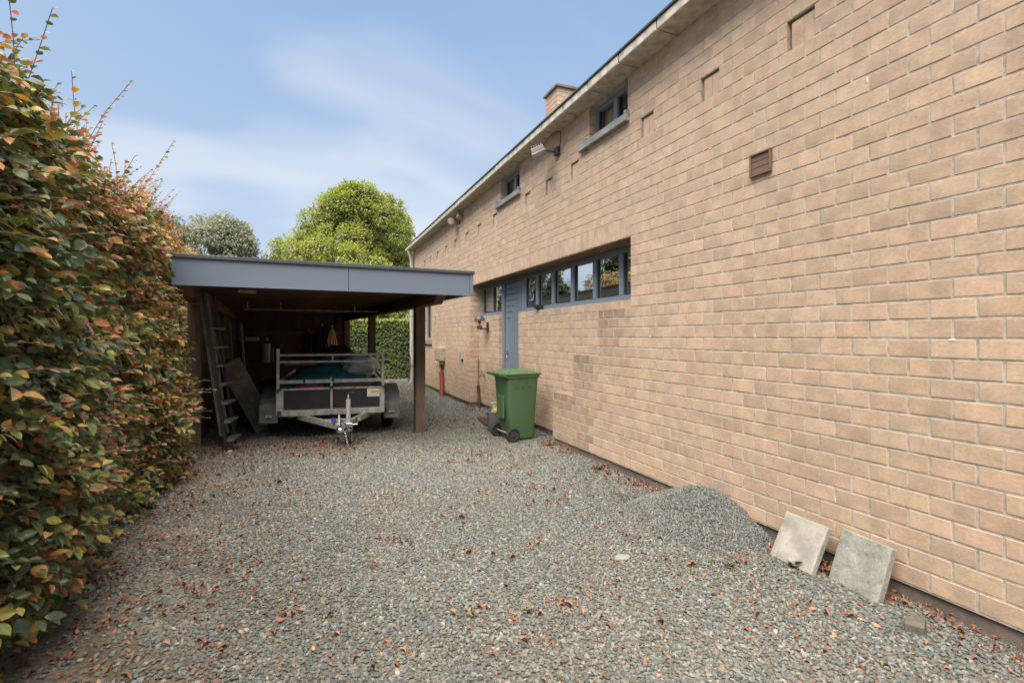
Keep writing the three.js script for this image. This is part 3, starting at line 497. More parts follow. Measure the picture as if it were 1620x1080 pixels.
// load on the trailer: each thing rests on the bed
const tv = (r, y, s) => { const [x, z] = tp(r, s); return V(x, y, z); };
function lumpy(w, h, d, seed, amp, n = 36, flatBase = true) {          // a soft bundle
  const g = new THREE.SphereGeometry(1, n, Math.round(n * 0.7)), p = g.attributes.position;
  for (let i = 0; i < p.count; i++) {
    let x = p.getX(i), y = p.getY(i), z = p.getZ(i); const f = 1 + amp * (fbm3(x * 2.2 + seed, y * 2.2, z * 2.2, 4) - 0.5) * 2, sx = Math.sign(x) * Math.pow(Math.abs(x), 0.72), sz = Math.sign(z) * Math.pow(Math.abs(z), 0.72);
    p.setXYZ(i, sx * w * f, (flatBase && y < 0 ? y * 0.5 : y) * h * f, sz * d * f);
  }
  g.computeVertexNormals(); return g;
}
{
  const place = (m, r, y, s) => { m.position.copy(tv(r, y, s)); m.rotation.y = TT; };
  place(one('teal_tarpaulin', lumpy(0.60, 0.27, 0.66, 3, 0.22, 60), std(lin(0.02, 0.11, 0.135), 0.45, { bumpMap: withRep(tRough, 5), bumpScale: 0.004 }), 'dark teal tarpaulin heaped over the trailer load', 'tarpaulin'), -0.03, 0.70, 0.95);
  place(one('plastic_sheet_bundle', lumpy(0.26, 0.22, 0.30, 9, 0.3, 44), phys(lin(0.30, 0.40, 0.37), 0.28, { clearcoat: 0.6, clearcoatRoughness: 0.2 }), 'crumpled grey green plastic sheet bundle on the trailer', 'plastic sheet'), 0.38, 0.92, 0.70);
  place(one('pale_pillow', lumpy(0.085, 0.055, 0.05, 5, 0.15, 24), std(lin(0.30, 0.36, 0.33), 0.7), 'pale green pillow tucked into the plastic bundle', 'pillow'), 0.315, 1.02, 0.42);
  place(one('dark_bag', lumpy(0.30, 0.24, 0.32, 14, 0.25, 36), std(lin(0.012, 0.016, 0.016), 0.5), 'black bag behind the plastic bundle on the trailer', 'bag'), 0.05, 1.0, 1.15);
  one('pink_box', join([bx(-0.17, 0.17, 0, 0.29, -0.15, 0.15, 0.008), bx(-0.178, 0.178, 0.265, 0.30, -0.158, 0.158, 0.006)]), std(lin(0.52, 0.02, 0.11), 0.5), 'pink plastic box behind the trailer front board', 'box').position.copy(tv(-0.29, 0.418, 0.2));
  const cb = thing('cardboard_box', 'brown cardboard box with a hand hole behind the trailer board', 'box', null, tv(0.23, 0.418, 0.22), TT);
  const card = std(lin(0.25, 0.12, 0.055), 0.9, { map: withRep(tGrain, 2) });
  part('box_sides', [bx(-0.2, 0.2, 0, 0.31, -0.15, -0.145), bx(-0.2, 0.2, 0, 0.31, 0.145, 0.15), bx(-0.2, -0.195, 0, 0.31, -0.144, 0.144), bx(0.195, 0.2, 0, 0.31, -0.144, 0.144), bx(-0.2, 0.2, 0.31, 0.314, -0.15, 0.15)], card, cb);
  part('hand_hole', bx(-0.05, 0.05, 0.24, 0.262, -0.1535, -0.1505, 0.001), M.black, cb);
  one('timber_offcut', join([bx(-0.28, 0.28, 0, 0.05, -0.04, 0.04, 0.003), bx(-0.22, 0.18, 0.051, 0.085, -0.03, 0.05, 0.003)]), std(lin(0.26, 0.20, 0.12), 0.85, { map: withRep(tWood, 1, 3) }), 'pale timber offcuts lying on the teal tarpaulin', 'timber').position.copy(tv(-0.42, 0.955, 1.05));
}

// ------------------------------------------------------------------ things kept in the carport
{
  // stepladder leaning along the left posts
  const b1 = [-0.87, 6.58], b2 = [-0.83, 7.0], lad = thing('ladder', 'dark combination ladder with flat treads leaning in the carport', 'ladder');
  const g1 = H(...b1), top = 1.93, at = (b, y, off = 0) => V(b[0] - (y - 0.05) * 0.132 + off, y, b[1]);
  const dk = std(lin(0.022, 0.022, 0.022), 0.5, { metalness: 0.3 }), al = std(lin(0.30, 0.28, 0.23), 0.5, { metalness: 0.4, map: withRep(tBlot, 3) });
  part('rail', bar(at(b1, g1 + 0.03), at(b1, top), 0.07, 0.028, 0.003), dk, lad); part('rail', bar(at(b2, g1 + 0.03), at(b2, top), 0.07, 0.028, 0.003), dk, lad);
  part('inner_rail', bar(at([b1[0], b1[1] + 0.10], 0.25, -0.05), at([b1[0], b1[1] + 0.10], top - 0.02, -0.05), 0.03, 0.03, 0.003), al, lad); part('inner_rail', bar(at([b2[0], b2[1] - 0.12], 0.25, -0.05), at([b2[0], b2[1] - 0.12], top - 0.02, -0.05), 0.03, 0.03, 0.003), al, lad);
  for (let k = 0; k < 7; k++) { const y = 0.20 + k * 0.215; part('tread', bar(at([b1[0], b1[1] + 0.018], y, 0.03), at([b2[0], b2[1] - 0.018], y, 0.03), 0.10, 0.022, 0.003), al, lad); }
  part('label_panel', bar(at([b1[0], b1[1] + 0.2], 1.28, 0.0), at([b1[0], b1[1] + 0.2], 1.66, 0.0), 0.16, 0.012, 0.002, bX), std(lin(0.24, 0.20, 0.11), 0.7, { map: withRep(tBlot, 5) }), lad);
  for (const b of [b1, b2]) part('foot', bx(b[0] - 0.03, b[0] + 0.05, g1 - 0.005, g1 + 0.035, b[1] - 0.025, b[1] + 0.025, 0.006), M.white, lad);
  const board = (name, label, c, w, th, a, b, up) => one(name, bar(a, b, w, th, 0.003, up), std(c, 0.85, { map: withRep(tWood, 1, 2.5) }), label, 'board');
  board('teal_board', 'teal painted board standing against the plank wall', lin(0.05, 0.17, 0.145), 0.15, 0.02, V(-1.0, 0.02, 8.52), V(-1.10, 1.62, 8.56), bZ);
  board('brown_board', 'brown board standing beside the teal board', lin(0.30, 0.20, 0.13), 0.13, 0.022, V(-0.86, 0.02, 8.75), V(-0.98, 1.60, 8.8), bZ);
  board('thin_lath', 'thin dark lath standing behind the brown board', lin(0.05, 0.05, 0.055), 0.03, 0.02, V(-0.78, 0.02, 8.9), V(-1.0, 1.78, 8.95), bZ);
  const pl = lin(0.42, 0.33, 0.23);
  board('pale_plank', 'pale wide plank leaning low behind the ladder', pl, 0.24, 0.03, V(-0.55, 0.02, 8.32), V(-1.06, 1.04, 8.36), bZ);
  board('pale_plank', 'second pale plank leaning lower beside the mudguard', pl.clone().multiplyScalar(0.8), 0.13, 0.025, V(-0.66, 0.02, 8.22), V(-1.08, 0.86, 8.25), bZ);
  // bench with odds and ends at the left
  const be = thing('workbench', 'dark wooden workbench along the carport plank wall', 'workbench', null, cpv(-2.35, 0, 4.2), CPT);
  part('bench_top', bx(-0.4, 0.4, 0.86, 0.9, -0.9, 0.9, 0.004), M.plank[0], be); for (const a of [-1, 1]) for (const b of [-1, 1]) part('leg', bx(a * 0.34 - 0.035, a * 0.34 + 0.035, 0, 0.86, b * 0.82 - 0.035, b * 0.82 + 0.035), M.plank[1], be);
  one('grey_tube', join([new THREE.CylinderGeometry(0.085, 0.075, 0.34, 24).translate(0, 0.17, 0), new THREE.CylinderGeometry(0.09, 0.09, 0.02, 24).translate(0, 0.35, 0)]), std(lin(0.20, 0.18, 0.15), 0.5), 'grey cylindrical container standing on the workbench', 'container').position.copy(cpv(-2.02, 0.9, 3.6));
  one('purple_crate', join([bx(-0.1, 0.1, 0, 0.03, -0.14, 0.14), bx(-0.1, -0.09, 0.03, 0.26, -0.14, 0.14), bx(0.09, 0.1, 0.03, 0.26, -0.14, 0.14), bx(-0.09, 0.09, 0.03, 0.26, -0.14, -0.13), bx(-0.09, 0.09, 0.03, 0.26, 0.13, 0.14)]), std(lin(0.05, 0.03, 0.14), 0.5), 'dark purple crate beside the grey container', 'crate').position.copy(cpv(-1.98, 0.9, 4.0));
  one('foam_block', bx(-0.16, 0.16, 0, 0.07, -0.1, 0.1, 0.012), std(lin(0.34, 0.32, 0.26), 0.9, { bumpMap: withRep(tRough, 5), bumpScale: 0.004 }), 'pale foam block on top of stacked dark cartons', 'foam').position.copy(cpv(-2.3, 1.31, 3.7));
  one('dark_carton', bx(-0.2, 0.2, 0, 0.41, -0.16, 0.16, 0.004), std(lin(0.03, 0.024, 0.02), 0.9), 'dark carton on the workbench under the foam block', 'carton').position.copy(cpv(-2.3, 0.9, 3.7));
  for (const [r, ss, y, w, h, sd, lab] of [[-2.2, 1.7, 0.0, 0.27, 0.40, 21, 'black refuse sack slumped behind the leaning planks'], [-1.95, 2.5, 0.0, 0.30, 0.46, 25, 'larger black refuse sack behind the trailer mudguard']]) one('refuse_sack', lumpy(w, h, w, sd, 0.24, 34), std(lin(0.02, 0.02, 0.022), 0.35), lab, 'sack').position.copy(cpv(r, h * 0.42, ss));
  for (const [r, ss, L, c, lab] of [[-2.62, 1.3, 1.5, lin(0.25, 0.17, 0.09), 'garden fork with pale wooden handle against the plank wall'], [-2.62, 1.65, 1.62, lin(0.12, 0.08, 0.05), 'garden spade with dark handle against the plank wall']]) { const t = thing('garden_tool', lab, 'garden tool'); part('handle', rod(cpv(r + 0.16, 0.25, ss), cpv(r - 0.08, L, ss), 0.015, 8), std(c, 0.7), t); part('blade', bar(cpv(r + 0.20, 0.02, ss), cpv(r + 0.16, 0.28, ss), 0.17, 0.012, 0.003, bZ), M.galv, t); part('grip', bar(cpv(r - 0.08, L, ss - 0.06), cpv(r - 0.08, L, ss + 0.06), 0.025, 0.03, 0.008), M.black, t); }
  // clothes hanging on the back wall
  function cloth(w, h, seed, fold, sr = 1) {
    const P = [], ix = [], n = 26, m = 22;
    for (let j = 0; j <= m; j++) for (let i = 0; i <= n; i++) { const u = i / n - 0.5, v = j / m, spread = lerp(0.16, 1, Math.pow(v, 0.75) * sr); P.push(u * w * spread, -v * h - (Math.abs(u) > 0.3 ? 0.05 * v : 0) - 0.05 * noise3(i * 0.5, seed, 2) * v, 0.035 + fold * Math.sin(u * 26 + seed + v * 1.5) * (0.3 + v * 0.7) + 0.02 * noise3(i * 0.4, j * 0.3, seed)); }
    for (let j = 0; j < m; j++) for (let i = 0; i < n; i++) { const a = j * (n + 1) + i; ix.push(a, a + n + 1, a + 1, a + 1, a + n + 1, a + n + 2); }
    const g = new THREE.BufferGeometry(); g.setAttribute('position', new THREE.Float32BufferAttribute(P, 3)); g.setIndex(ix); g.computeVertexNormals();
    const back = g.clone(); back.translate(0, 0, -0.03); return join([g, back].map((q) => { q.setAttribute('uv', new THREE.Float32BufferAttribute(new Float32Array(q.attributes.position.count * 2), 2)); return q; }));
  }
  const hang = (name, label, cat, c, w, h, r, y, seed) => { const t = thing(name, label, cat, null, cpv(r, y, 7.33), CPT); part('fabric', cloth(w, h, seed, 0.022), std(c, 0.9, { side: THREE.DoubleSide }), t); part('hook', [rod(new THREE.Vector3(0, 0.03, -0.03), new THREE.Vector3(0, 0.03, 0.05), 0.007, 8), rod(new THREE.Vector3(0, 0.03, 0.05), new THREE.Vector3(0, 0.07, 0.055), 0.007, 8)], M.chrome, t); };
  hang('beige_jacket', 'beige and brown striped jacket hanging on the back planks', 'jacket', lin(0.50, 0.36, 0.27), 0.42, 0.78, -0.40, 1.62, 3);
  hang('black_coat', 'black coat hanging just behind the beige jacket', 'coat', lin(0.012, 0.011, 0.012), 0.46, 0.85, -0.66, 1.66, 8);
  hang('dark_overall', 'dark overall hanging from the middle hook of the back planks', 'overall', lin(0.016, 0.015, 0.014), 0.34, 0.9, -1.0, 1.52, 5);
  const tri = thing('white_pennant', 'small white pennant pinned to the dark back planks', 'pennant', null, cpv(-1.98, 1.36, 7.40), CPT);
  part('cloth', slabS([[-0.05, 0], [0.05, 0], [0, -0.09]], 0, 0.006), M.white, tri);
}

// ------------------------------------------------------------------ wheelie bin and the things by the door
{
  const b = thing('wheelie_bin', 'green plastic wheelie bin standing beside the brick wall', 'wheelie bin', null, V(2.62, H(2.62, 6.45), 6.42), 0.10);
  const gr = std(lin(0.062, 0.116, 0.050), 0.5, { bumpMap: withRep(tRough, 8), bumpScale: 0.0006 });
  // body: rounded tapering tub; the wheels and the hinge are on the -x side
  const ring = (y, x0, x1, hw, r, n = 6) => { const o = []; for (const [cx, cz, a0] of [[x1 - r, hw - r, 0], [x0 + r, hw - r, 1], [x0 + r, -hw + r, 2], [x1 - r, -hw + r, 3]]) for (let i = 0; i <= n; i++) { const a = (a0 + i / n) * Math.PI / 2; o.push([cx + Math.cos(a) * r, y, cz + Math.sin(a) * r]); } return o; };
  const loft = (rings, cap0, cap1) => { const P = [], ix = [], n = rings[0].length; rings.forEach((r) => r.forEach((q) => P.push(...q))); for (let j = 0; j + 1 < rings.length; j++) for (let i = 0; i < n; i++) { const a = j * n + i, c = j * n + (i + 1) % n; ix.push(a, a + n, c, c, a + n, c + n); }
    const cap = (j, f) => { for (let i = 1; i + 1 < n; i++) f ? ix.push(j * n, j * n + i + 1, j * n + i) : ix.push(j * n, j * n + i, j * n + i + 1); }; if (cap0) cap(0, false); if (cap1) cap(rings.length - 1, true);
    const g = new THREE.BufferGeometry(); g.setAttribute('position', new THREE.Float32BufferAttribute(P, 3)); g.setIndex(ix); return metric(toCreasedNormals(g, 0.6)); };
  part('body', [loft([ring(0.03, -0.10, 0.215, 0.17, 0.05), ring(0.2, -0.17, 0.222, 0.182, 0.05), ring(0.5, -0.20, 0.235, 0.2, 0.05), ring(0.80, -0.215, 0.25, 0.222, 0.05), ring(0.845, -0.22, 0.253, 0.226, 0.05), ring(0.85, -0.235, 0.27, 0.24, 0.05), ring(0.885, -0.237, 0.272, 0.242, 0.05)], true, false),
    bx(-0.232, -0.205, 0.30, 0.60, -0.10, 0.10, 0.01), ...[-0.1, 0.0, 0.1].map((x) => bx(x - 0.008, x + 0.008, 0.72, 0.85, -0.231, -0.2, 0.004))], gr, b);
  const lid = part('lid', [loft([ring(0.884, -0.245, 0.292, 0.252, 0.055), ring(0.905, -0.25, 0.30, 0.256, 0.055), ring(0.912, -0.24, 0.285, 0.245, 0.055), ring(0.925, -0.20, 0.20, 0.21, 0.06), ring(0.945, -0.16, 0.13, 0.17, 0.06), ring(0.953, -0.10, 0.08, 0.1, 0.05)], false, true), bx(-0.20, 0.19, 0.918, 0.936, -0.20, -0.17, 0.006)], gr, b);
  part('lid_lip', bx(0.285, 0.325, 0.875, 0.9, -0.14, 0.14, 0.008), gr, lid);
  part('handle', [bar(new THREE.Vector3(-0.33, 0.905, -0.2), new THREE.Vector3(-0.33, 0.905, 0.2), 0.03, 0.03, 0.012), bar(new THREE.Vector3(-0.22, 0.87, -0.2), new THREE.Vector3(-0.33, 0.905, -0.2), 0.03, 0.035, 0.008), bar(new THREE.Vector3(-0.22, 0.87, 0.2), new THREE.Vector3(-0.33, 0.905, 0.2), 0.03, 0.035, 0.008)], gr, b);
  for (const k of [-1, 1]) { const w = sub('wheel', b); w.position.set(-0.155, 0.1, k * 0.235); part('tyre', new THREE.TorusGeometry(0.078, 0.024, 10, 32), M.rubber, w); part('rim', join([new THREE.CylinderGeometry(0.062, 0.062, 0.03, 24).rotateX(Math.PI / 2), new THREE.CylinderGeometry(0.026, 0.03, 0.046, 16).rotateX(Math.PI / 2), ...[0, 1, 2, 3, 4].map((i) => bx(0.028, 0.058, -0.006, 0.006, -0.019, 0.019).rotateZ(i * 1.2566))]), std(lin(0.035, 0.035, 0.037), 0.5), w); }
  part('axle', rod(new THREE.Vector3(-0.155, 0.1, -0.24), new THREE.Vector3(-0.155, 0.1, 0.24), 0.012, 10), M.galv, b);

  const gx = 2.56, gs = 7.02, gy = H(gx, gs);
  const bu = thing('grey_bucket', 'grey plastic bucket behind the green bin', 'bucket', null, V(gx, gy, gs));
  const pg = std(lin(0.16, 0.165, 0.175), 0.5);
  part('pail', new THREE.LatheGeometry([[0, 0], [0.115, 0], [0.14, 0.29], [0.15, 0.29], [0.15, 0.305], [0.135, 0.305], [0.112, 0.012], [0, 0.012]].map((q) => new THREE.Vector2(...q)), 28), pg, bu);
  part('bail', new THREE.TorusGeometry(0.145, 0.004, 6, 24, Math.PI).rotateX(0.9).translate(0, 0.30, 0), M.galv, bu);
  one('yellow_sponge', lumpy(0.062, 0.05, 0.045, 2, 0.16, 20), std(lin(0.62, 0.42, 0.03), 0.9, { bumpMap: withRep(tRough, 9), bumpScale: 0.003 }), 'yellow sponge cloth lying on the bucket rim', 'sponge').position.copy(V(gx - 0.02, gy + 0.315, gs - 0.1));
  const sp = thing('spray_bottle', 'white spray bottle with green label leaning in the bucket', 'spray bottle', null, V(gx - 0.02, gy + 0.16, gs + 0.03));
  part('bottle', new THREE.LatheGeometry([[0, 0], [0.04, 0], [0.042, 0.15], [0.018, 0.20], [0.016, 0.24], [0, 0.24]].map((q) => new THREE.Vector2(...q)), 20), M.white, sp);
  part('trigger_head', [bx(-0.055, 0.03, 0.24, 0.275, -0.018, 0.018, 0.006), bx(-0.045, -0.03, 0.205, 0.245, -0.008, 0.008, 0.003)], M.white, sp);
  part('label_band', new THREE.CylinderGeometry(0.0428, 0.0424, 0.08, 20, 1, true).translate(0, 0.09, 0), std(lin(0.30, 0.48, 0.10), 0.5), sp);
  { const m = one('door_mat', bx(-0.22, 0.22, 0, 0.018, -0.36, 0.36, 0.004), std(lin(0.13, 0.055, 0.025), 0.95, { map: withRep(tBlot, 3), bumpMap: withRep(tRough, 12), bumpScale: 0.006 }), 'rust brown coir mat lying in front of the blue door', 'door mat'); m.position.copy(V(2.80, H(2.8, 7.75) + 0.018, 7.76)); m.rotation.y = -0.12; }
  // globe lamp beside the door
  const l = thing('wall_lamp', 'globe wall lamp with dark hood beside the blue door', 'wall lamp');
  const br = std(lin(0.05, 0.042, 0.036), 0.5);
  part('back_plate', bx(3.105, 3.136, 1.50, 1.67, 8.99, 9.05, 0.008), br, l);
  part('arm', [bar(V(3.11, 1.54, 9.02), V(2.965, 1.54, 9.02), 0.035, 0.03, 0.006), rod(V(2.965, 1.53, 9.02), V(2.965, 1.595, 9.02), 0.05, 18)], br, l);
  part('hood', new THREE.SphereGeometry(0.103, 28, 12, 0, Math.PI * 2, 0, Math.PI * 0.5).translate(2.965, 1.692, -9.02), std(lin(0.06, 0.065, 0.055), 0.4, { side: THREE.DoubleSide }), l);
  part('globe', new THREE.SphereGeometry(0.098, 28, 14, 0, Math.PI * 2, Math.PI * 0.5, Math.PI * 0.5).translate(2.965, 1.692, -9.02), M.clear, l);
  part('bulb', [new THREE.SphereGeometry(0.032, 16, 12).translate(2.965, 1.665, -9.02), rod(V(2.965, 1.60, 9.02), V(2.965, 1.65, 9.02), 0.018, 12)], M.white, l);
  // things fixed to the wall
  const mb = thing('meter_box', 'cream meter box with red conduit on the brick wall', 'meter box');
  part('cabinet', bx(2.83, 2.946, 0.82, 1.14, 11.55, 12.1, 0.008), M.cream, mb);
  part('cabinet_door', bx(2.822, 2.829, 0.84, 1.12, 11.57, 12.08, 0.003), M.cream, mb);
  part('cable_gland', [bx(2.86, 2.93, 0.74, 0.815, 11.6, 11.74, 0.004)], std(lin(0.30, 0.24, 0.03), 0.6), mb);
  part('earth_wires', [tube([V(2.9, 0.75, 11.64), V(2.9, 0.66, 11.66), V(2.9, 0.55, 11.66)], 0.012, 10, 6), tube([V(2.9, 0.75, 11.71), V(2.9, 0.64, 11.7), V(2.9, 0.55, 11.68)], 0.010, 10, 6)], M.black, mb);
  part('red_conduit', tube([V(2.89, 0.56, 11.67), V(2.885, 0.35, 11.62), V(2.87, 0.12, 11.55), V(2.84, -0.04, 11.5)], 0.05, 18, 12), std(lin(0.19, 0.03, 0.026), 0.5), mb);
  const so = thing('outdoor_socket', 'white outdoor socket on the brick wall near the corner', 'socket');
  part('housing', bx(2.90, 2.947, 0.93, 1.09, 10.04, 10.19, 0.008), M.white, so); part('socket_hole', bx(2.894, 2.8995, 0.975, 1.01, 10.09, 10.12, 0.002), M.black, so);
  const hn = thing('house_number', 'small white vertical house number plate on brick wall', 'house number');
  for (let k = 0; k < 3; k++) part('numeral', bx(2.932, 2.946, 1.75 + k * 0.06, 1.80 + k * 0.06, 12.5, 12.57, 0.004), M.white, hn);
  const tap = thing('garden_tap', 'brass garden tap on the brick wall left of the door', 'tap');
  const brass = std(lin(0.30, 0.24, 0.15), 0.4, { metalness: 0.8 });
  part('valve', [rod(V(3.138, 0.66, 9.22), V(3.05, 0.66, 9.22), 0.014, 10), rod(V(3.075, 0.66, 9.22), V(3.075, 0.72, 9.22), 0.009, 8), rod(V(3.055, 0.665, 9.22), V(3.03, 0.60, 9.22), 0.012, 10)], brass, tap);
  part('cross_handle', bar(V(3.075, 0.725, 9.17), V(3.075, 0.725, 9.27), 0.014, 0.01, 0.003), brass, tap);
  one('black_conduit', join([tube([V(3.10, 0.44, 9.53), V(3.10, 0.30, 9.5), V(3.085, 0.15, 9.42), V(3.06, -0.05, 9.34)], 0.026, 16, 10), tube([V(3.115, 0.95, 9.55), V(3.112, 0.7, 9.54), V(3.10, 0.44, 9.53)], 0.007, 10, 6)]), M.black, 'black conduit rising from gravel in the brick corner', 'conduit');
  const so2 = thing('solar_spot', 'black solar spotlight resting on the strip window ledge', 'spotlight');
  part('spot_body', [bx(3.13, 3.20, 1.80, 1.865, 6.73, 6.86, 0.012), bx(3.09, 3.13, 1.815, 1.87, 6.74, 6.85, 0.01)], M.black, so2); part('spot_foot', bx(3.145, 3.185, 1.79, 1.80, 6.77, 6.82, 0.003), M.black, so2);
  // floodlight and far bracket lamp below the eaves
  const fl = thing('floodlight', 'grey square floodlight on a bracket below the gutter', 'floodlight', null, V(2.72, 3.735, 5.86)); fl.rotation.set(0.1, -0.5, 0.42);
  part('housing', [bx(-0.085, 0.085, 0.0, 0.06, -0.11, 0.11, 0.01), ...[-0.06, -0.03, 0, 0.03, 0.06].map((x) => bx(x - 0.004, x + 0.004, 0.06, 0.095, -0.09, 0.09))], std(lin(0.20, 0.19, 0.18), 0.5), fl);
  part('lens', bx(-0.075, 0.075, -0.012, -0.001, -0.098, 0.098, 0.003), std(lin(0.36, 0.34, 0.29), 0.3), fl);
  part('lens_rim', [bx(-0.092, -0.076, -0.018, 0.0, -0.115, 0.115, 0.003), bx(0.076, 0.092, -0.018, 0.0, -0.115, 0.115, 0.003), bx(-0.0755, 0.0755, -0.018, 0.0, -0.115, -0.099, 0.003), bx(-0.0755, 0.0755, -0.018, 0.0, 0.099, 0.115, 0.003)], M.white, fl);
  const fb = thing('floodlight_bracket', 'dark bracket and looped cable holding the floodlight', 'bracket');
  part('wall_plate', bx(2.90, 2.947, 3.70, 3.80, 5.70, 5.80, 0.006), M.zinc, fb);
  part('bracket_arm', rod(V(2.91, 3.75, 5.75), V(2.74, 3.785, 5.85), 0.018, 10), M.zinc, fb);
  part('cable', tube([V(2.92, 3.71, 5.73), V(2.90, 3.80, 5.62), V(2.88, 3.93, 5.58), V(2.84, 3.94, 5.72), V(2.75, 3.82, 5.85)], 0.006, 24, 6), M.black, fb);
  const fl2 = thing('bracket_lamp', 'pale twin bracket lamp under the far gutter', 'bracket lamp');
  part('lamp_head', [rod(V(2.83, 3.87, 10.55), V(2.76, 3.82, 10.33), 0.055, 14, 0.07), rod(V(2.88, 3.97, 10.15), V(2.86, 3.83, 10.05), 0.04, 14, 0.055)], M.cream, fl2); part('lamp_arm', [rod(V(2.945, 3.88, 10.4), V(2.83, 3.88, 10.5), 0.016, 8), rod(V(2.945, 3.76, 10.3), V(2.86, 3.96, 10.12), 0.014, 8)], M.zinc, fl2);
  const dp = thing('downpipe', 'pale grey round downpipe at the far house corner', 'downpipe');
  part('pipe', tube([V(2.80, 4.0, 15.3), V(2.80, 3.92, 15.3), V(2.85, 3.80, 15.3), V(2.87, 3.70, 15.3), V(2.87, 2.5, 15.3), V(2.87, 1.2, 15.3), V(2.87, -0.05, 15.3)], 0.055, 60, 14), M.white, dp);
  for (const y of [0.5, 2.0, 3.4]) part('clip', new THREE.TorusGeometry(0.058, 0.008, 6, 20).rotateX(Math.PI / 2).translate(2.87, y, -15.3), M.zinc, dp);
  part('cable', tube([V(2.80, 0.85, 15.22), V(2.82, 0.6, 15.22), V(2.79, 0.25, 15.22), V(2.74, 0.02, 15.2), V(2.6, 0.012, 15.1)], 0.012, 20, 6), M.black, dp);
}
{ // concrete slabs and loose pieces by the wall
  const slabGeo = (seed) => { const g = metric(new RoundedBoxGeometry(0.30, 0.30, 0.045, 4, 0.008)), p = g.attributes.position; for (let i = 0; i < p.count; i++) { const x = p.getX(i), y = p.getY(i), z = p.getZ(i), e = Math.max(Math.abs(x), Math.abs(y)) > 0.135 ? 1 : 0; p.setXYZ(i, x + e * 0.005 * (noise3(x * 30 + seed, y * 30, z * 30) - 0.5), y + e * 0.006 * (noise3(x * 30, y * 30 + seed, z * 30) - 0.5), z); } g.computeVertexNormals(); return g; };
  const lean = (name, label, xb, xt, s, seed, mat, turn) => {
    const m = one(name, slabGeo(seed), mat, label, 'paving slab'), a = Math.asin((xt - xb) / 0.30), y = H(xb, s) - 0.012;
    m.rotation.set(0, -Math.PI / 2 + turn, 0); m.rotateX(-a); m.position.copy(V((xb + xt) / 2, y + 0.15 * Math.cos(a) + 0.022 * Math.sin(a), s)); };
  lean('concrete_slab', 'smooth pale square concrete slab leaning on the brick wall', 2.745, 2.885, 2.235, 3, std(lin(0.49, 0.455, 0.385), 0.9, { map: withRep(tGrain, 1.6), bumpMap: withRep(tRough, 3), bumpScale: 0.002 }), -0.05);
  lean('concrete_slab', 'rough pitted grey concrete slab leaning on the brick wall', 2.80, 2.905, 1.885, 8, std(lin(0.60, 0.58, 0.50), 0.95, { map: withRep(tBlot, 5), bumpMap: withRep(tRough, 4), bumpScale: 0.008 }), -0.12);
  { const m = one('brick_fragment', metric(new RoundedBoxGeometry(0.13, 0.05, 0.075, 2, 0.006)), std(lin(0.23, 0.21, 0.15), 0.95, { map: withRep(tBlot, 3), bumpMap: withRep(tRough, 5), bumpScale: 0.006 }), 'broken grey brick fragment on gravel near the rough slab', 'brick fragment'); m.position.copy(V(2.70, H(2.7, 1.53) + 0.022, 1.53)); m.rotation.y = 0.45; }
  { const g = new THREE.IcosahedronGeometry(1, 2), p = g.attributes.position; for (let i = 0; i < p.count; i++) { const f = 0.8 + 0.4 * noise3(p.getX(i) * 1.7 + 3, p.getY(i) * 1.7, p.getZ(i) * 1.7); p.setXYZ(i, p.getX(i) * 0.055 * f, p.getY(i) * 0.016 * f, p.getZ(i) * 0.04 * f); } g.computeVertexNormals(); one('pale_stone', g, std(lin(0.20, 0.19, 0.165), 0.9), 'flat pale stone lying in the grey gravel', 'stone').position.copy(V(1.83, H(1.83, 2.69) + 0.012, 2.69)); }
}

// ------------------------------------------------------------------ planting
// a leaf: base at the origin, tip along +x, upper side +y, folded a little along the midrib
function leafGeo(fold, droop, curl = 0) {
  const st = [[0, 0.0], [0.18, 0.34], [0.42, 0.5], [0.68, 0.40], [0.88, 0.16], [1, 0.0]], P = [], ix = [];
  st.forEach(([t, w]) => { const y = -droop * t * t, c = curl * Math.sin(t * 3); P.push(t, y + c, 0, t, y + w * fold + c, w * 0.62, t, y + w * fold + c, -w * 0.62); });
  for (let i = 0; i + 1 < st.length; i++) { const a = i * 3, b = a + 3; ix.push(a, a + 1, b + 1, a, b + 1, b, a, b, b + 2, a, b + 2, a + 2); }
  const g = new THREE.BufferGeometry(), uv = []; st.forEach(([t, w]) => uv.push(t, 0.5, t, 0.5 + w, t, 0.5 - w)); g.setAttribute('position', new THREE.Float32BufferAttribute(P, 3)); g.setAttribute('uv', new THREE.Float32BufferAttribute(uv, 2)); g.setIndex(ix); g.computeVertexNormals(); return g;
}
const tLeaf = tex(128, (u, v) => { const c = Math.abs(v - 0.5), rib = Math.exp(-Math.pow(c / 0.018, 2)), vein = Math.pow(Math.abs(Math.sin((u * 8 - c * 5) * Math.PI)), 14), rim = step01(0.30, 0.5, c + 0.25 * (tfbm(u, v, 6, 61, 3) - 0.5)), m = 0.80 + 0.30 * (tfbm(u, v, 5, 67, 4) - 0.5); return [m + 0.20 * rib + 0.09 * vein + 0.05 * rim, m + 0.20 * rib + 0.09 * vein - 0.17 * rim, m + 0.14 * rib + 0.05 * vein - 0.14 * rim]; }, true);
const leafMat = (c, o = {}) => phys(c, 1, { map: tLeaf, transmission: 0.3, thickness: 0, clearcoat: 0.75, clearcoatRoughness: 0.32, side: THREE.DoubleSide, ...o });
const leafA = leafGeo(0.26, 0.16, 0.03), leafB = leafGeo(-0.10, 0.30, 0.05), leafC = leafGeo(0.55, 0.05, -0.08);
const mLeaf = leafMat(lin(1, 1, 1)), mTree = leafMat(lin(1, 1, 1), { transmission: 0.5, clearcoat: 0.1 });
function basis(dir, nrm) { const x = dir.clone().normalize(), z = x.clone().cross(nrm).normalize(), y = z.clone().cross(x); return new THREE.Matrix4().makeBasis(x, y, z); }
